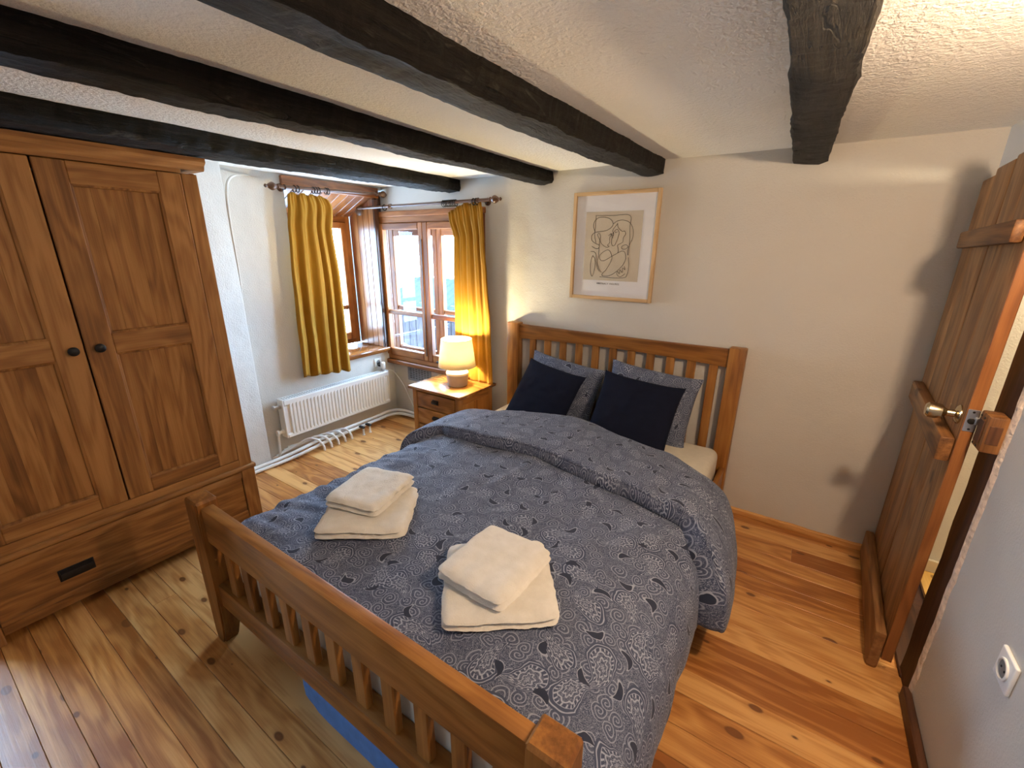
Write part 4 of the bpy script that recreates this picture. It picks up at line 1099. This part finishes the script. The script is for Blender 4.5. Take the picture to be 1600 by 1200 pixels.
obj('lamp_shade', lathe(bmesh.new(), [(0.138, 0.150), (0.112, 0.352)], (0, 0, 0), (0, 0, 1), 48, False), M_shade, tl, None, 60, 0.002)
rb_ = bmesh.new(); torus(rb_, (0, 0, 0.150), (0, 0, 1), 0.138, 0.0022, 48, 6); torus(rb_, (0, 0, 0.352), (0, 0, 1), 0.112, 0.0022, 48, 6)
obj('shade_trim', rb_, plain('shade_trim', (0.55, 0.47, 0.33), 0.8, 0, 0.05, 20), tl)
sp = bmesh.new()
for k in range(3):
    a = 2*PI*k/3; tube(sp, [(0.016*math.cos(a), 0.016*math.sin(a), 0.222), (0.128*math.cos(a), 0.128*math.sin(a), 0.218)], 0.0016, 5)
obj('shade_spokes', sp, M_steel, tl)

# ================================================================== PICTURE
pc = thing('picture', 'line drawing of embracing figures in pale wood frame', 'picture', (-1.006, 2.604, 1.503))
pw, ph, fwd = 0.263, 0.312, 0.020
M_fr, M_frx = wood('light', 'Z', 0.5, 0.0, 1.0, 0.1), wood('light', 'X', 0.5, 0.0, 1.0, 0.1)
for s in (-1, 1):
    obj('frame_side', box((s*pw, -0.024, -ph), (s*(pw-fwd), 0, ph), 0.002), M_fr, pc)
    obj('frame_rail', box((-pw+fwd, -0.024, s*ph), (pw-fwd, 0, s*(ph-fwd)), 0.002), M_frx, pc)
mt_ = obj('mat_board', box((-pw+fwd, -0.008, -ph+fwd), (pw-fwd, -0.002, ph-fwd)), M_mat, pc)
# print panel corners read off the photograph, in frame coordinates
def q2l(zx, zy):
    """zoomed photo coordinates of the picture -> local x,z by bilinear inverse of the frame corners"""
    TL, TR, BL, BR = (213, 172), (972, 122), (166, 1060), (866, 1120)
    u = v = 0.5
    for _ in range(30):
        x = (1-v)*((1-u)*TL[0]+u*TR[0]) + v*((1-u)*BL[0]+u*BR[0])
        y = (1-v)*((1-u)*TL[1]+u*TR[1]) + v*((1-u)*BL[1]+u*BR[1])
        u += (zx-x)/((1-v)*(TR[0]-TL[0]) + v*(BR[0]-BL[0])); v += (zy-y)/((1-u)*(BL[1]-TL[1]) + u*(BR[1]-TR[1]))
    return (-pw + 2*pw*u, ph - 2*ph*v)
c1, c2 = q2l(322, 325), q2l(742, 925)
obj('print', box((c1[0], -0.0095, c2[1]), (c2[0]+0.012, -0.008, c1[1])), M_print, mt_)
strokes = [
    [(408, 352), (560, 350), (706, 348), (704, 450), (702, 560), (688, 685), (684, 640), (716, 560)],
    [(412, 352), (404, 440), (398, 520), (408, 580)],
    [(400, 488), (386, 440), (400, 395), (440, 368), (500, 366), (545, 386), (562, 420), (545, 450), (500, 476), (440, 486), (398, 494), (370, 520), (372, 560), (404, 586), (436, 600), (430, 628), (400, 628), (372, 612)],
    [(562, 420), (600, 395), (650, 388), (700, 405), (728, 450), (732, 510), (718, 565)],
    [(600, 412), (606, 450), (640, 482), (660, 480), (668, 505), (650, 535), (642, 575), (600, 600), (604, 630), (600, 665), (560, 690), (480, 735), (446, 725), (442, 690), (480, 655), (520, 642), (545, 680), (545, 730), (500, 810), (462, 850), (470, 870), (540, 862), (620, 800), (664, 730), (664, 670), (640, 650), (600, 668)],
    [(520, 520), (548, 500), (530, 540), (532, 575), (512, 600), (525, 612), (500, 618), (460, 590), (445, 560), (430, 530), (422, 510), (440, 500), (450, 530), (440, 580), (432, 680), (420, 740), (432, 800), (456, 838)],
    [(600, 418), (560, 470), (566, 510), (550, 540), (548, 590), (560, 606), (580, 590), (604, 530), (612, 490), (596, 465), (576, 478), (582, 492), (600, 486)],
    [(540, 505), (560, 520), (566, 490), (548, 520), (560, 540)],
    [(656, 598), (634, 612), (636, 632), (664, 634), (684, 616), (676, 598), (656, 598)],
    [(362, 655), (396, 660), (410, 690), (408, 740), (420, 800), (440, 832)],
    [(378, 690), (362, 740), (356, 800), (360, 850), (372, 872), (388, 830), (400, 770), (396, 715), (378, 690)],
    [(690, 705), (690, 790), (676, 860), (650, 886), (560, 888), (440, 878)],
    [(655, 785), (660, 815), (640, 800), (636, 840), (618, 815), (612, 850), (596, 830), (592, 860), (620, 878), (660, 850)],
]
lbm = bmesh.new()
for st_ in strokes:
    pts = [(a, -0.0100, b) for a, b in (q2l(*p) for p in st_)]
    tube(lbm, cr(pts, 5), 0.00115, 5)
obj('line_drawing', lbm, M_ink, mt_)
def text_mesh(name, body, size, mat, parent, loc, rot):
    cu = bpy.data.curves.new(name, 'FONT'); cu.body = body; cu.size = size; cu.align_x = 'CENTER'; cu.extrude = 0.0003
    cu.space_character = 1.25
    to = bpy.data.objects.new(name + '_tmp', cu); C.objects.link(to)
    dg = bpy.context.evaluated_depsgraph_get()
    me = bpy.data.meshes.new_from_object(to.evaluated_get(dg))
    bpy.data.objects.remove(to); bpy.data.curves.remove(cu)
    me.materials.clear(); me.materials.append(mat)
    o = link(name, me, parent); o.location = loc; o.rotation_euler = rot
    return o
tx, tz = q2l(508, 948)
text_mesh('caption', 'ABSTRACT FIGURES', 0.0135, M_ink, mt_, (tx, -0.0085, tz), (R(90), 0, 0))
gb = bmesh.new(); gb.faces.new([gb.verts.new((a*(pw-fwd), -0.0155, b*(ph-fwd))) for a, b in ((-1, -1), (1, -1), (1, 1), (-1, 1))])
obj('glass', gb, M_glass, pc)

# ================================================================== DOOR
rot = -math.atan2(0.037, 0.78)
dr_ = struct_empty('door_1', 'rustic plank door with three ledges, ajar beside the bed', (0.468, 1.780, 0), rot)
dz_, dzy = wood('door', 'Z', 0.5, 0.4, 1.0, 0.35), wood('door', 'Y', 0.5, 0.4, 1.0, 0.35)
dys = [0.0, 0.195, 0.390, 0.610, 0.805]
for k, (a, b) in enumerate(zip(dys, dys[1:])):
    top = [1.790, 1.795, 1.785, 1.765][k]
    pbm = bmesh.new()
    bx(pbm, (0.002*(k % 2), a+0.0006, 0.012 if k else 0.055), (0.032, b-0.0006, top), 0.006, 2)
    obj('plank', pbm, dz_, dr_)
obj('edge_lipping', box((0.001, -0.004, 0.06), (0.031, 0.0045, 1.788), 0.002), wood('edge', 'Z', 0.4, 0.1), dr_, 'reddish worn door edge')
led = [(1.515, 1.578, 0.02, 0.735, 0.028), (0.868, 0.950, 0.004, 0.735, 0.036), (0.006, 0.165, 0.002, 0.80, 0.034)]
for k, (za, zb, ya, yb, th) in enumerate(led):
    lbm = bmesh.new(); bx(lbm, (-th, ya, za), (0.0, yb, zb), 0.007, 2)
    if k == 2:
        for v in lbm.verts:
            if v.co.y > 0.74: v.co.z = za + (v.co.z-za)*0.82
    if k < 2:
        for v in lbm.verts:
            v.co.z += 0.018*(v.co.y-0.4)*(0.5 if k else -1)
    obj('ledge', lbm, dzy, dr_)
kn = obj('door_knob', lathe(bmesh.new(), [(0.030, 0.0), (0.030, 0.004), (0.024, 0.009), (0.012, 0.013), (0.011, 0.030), (0.016, 0.037), (0.023, 0.043), (0.025, 0.058), (0.024, 0.074), (0.018, 0.080), (0.004, 0.082)], (-0.0005, 0.052, 1.012), (-1, 0, 0), 28), M_brass, dr_, 'satin brass knob')
lp = obj('latch_plate', box((0.003, -0.0065, 0.978), (0.029, -0.0035, 1.048), 0.001), M_steel, dr_)
lb_ = bmesh.new(); lathe(lb_, [(0.009, 0), (0.009, 0.004), (0.005, 0.005)], (0.016, -0.006, 1.012), (0, -1, 0), 14)
for zz in (0.986, 1.040): lathe(lb_, [(0.0035, 0), (0.0025, 0.0012)], (0.016, -0.0065, zz), (0, -1, 0), 8)
obj('latch_core', lb_, M_iron, lp)
bolt = obj('latch_bolt', box((0.022, -0.016, 1.004), (0.046, -0.003, 1.026), 0.002), M_steel, dr_)
for zz in (0.25, 1.5):
    obj('hinge', tube(bmesh.new(), [(0.034, 0.798, zz-0.04), (0.034, 0.798, zz+0.04)], 0.007, 8), M_iron, dr_)
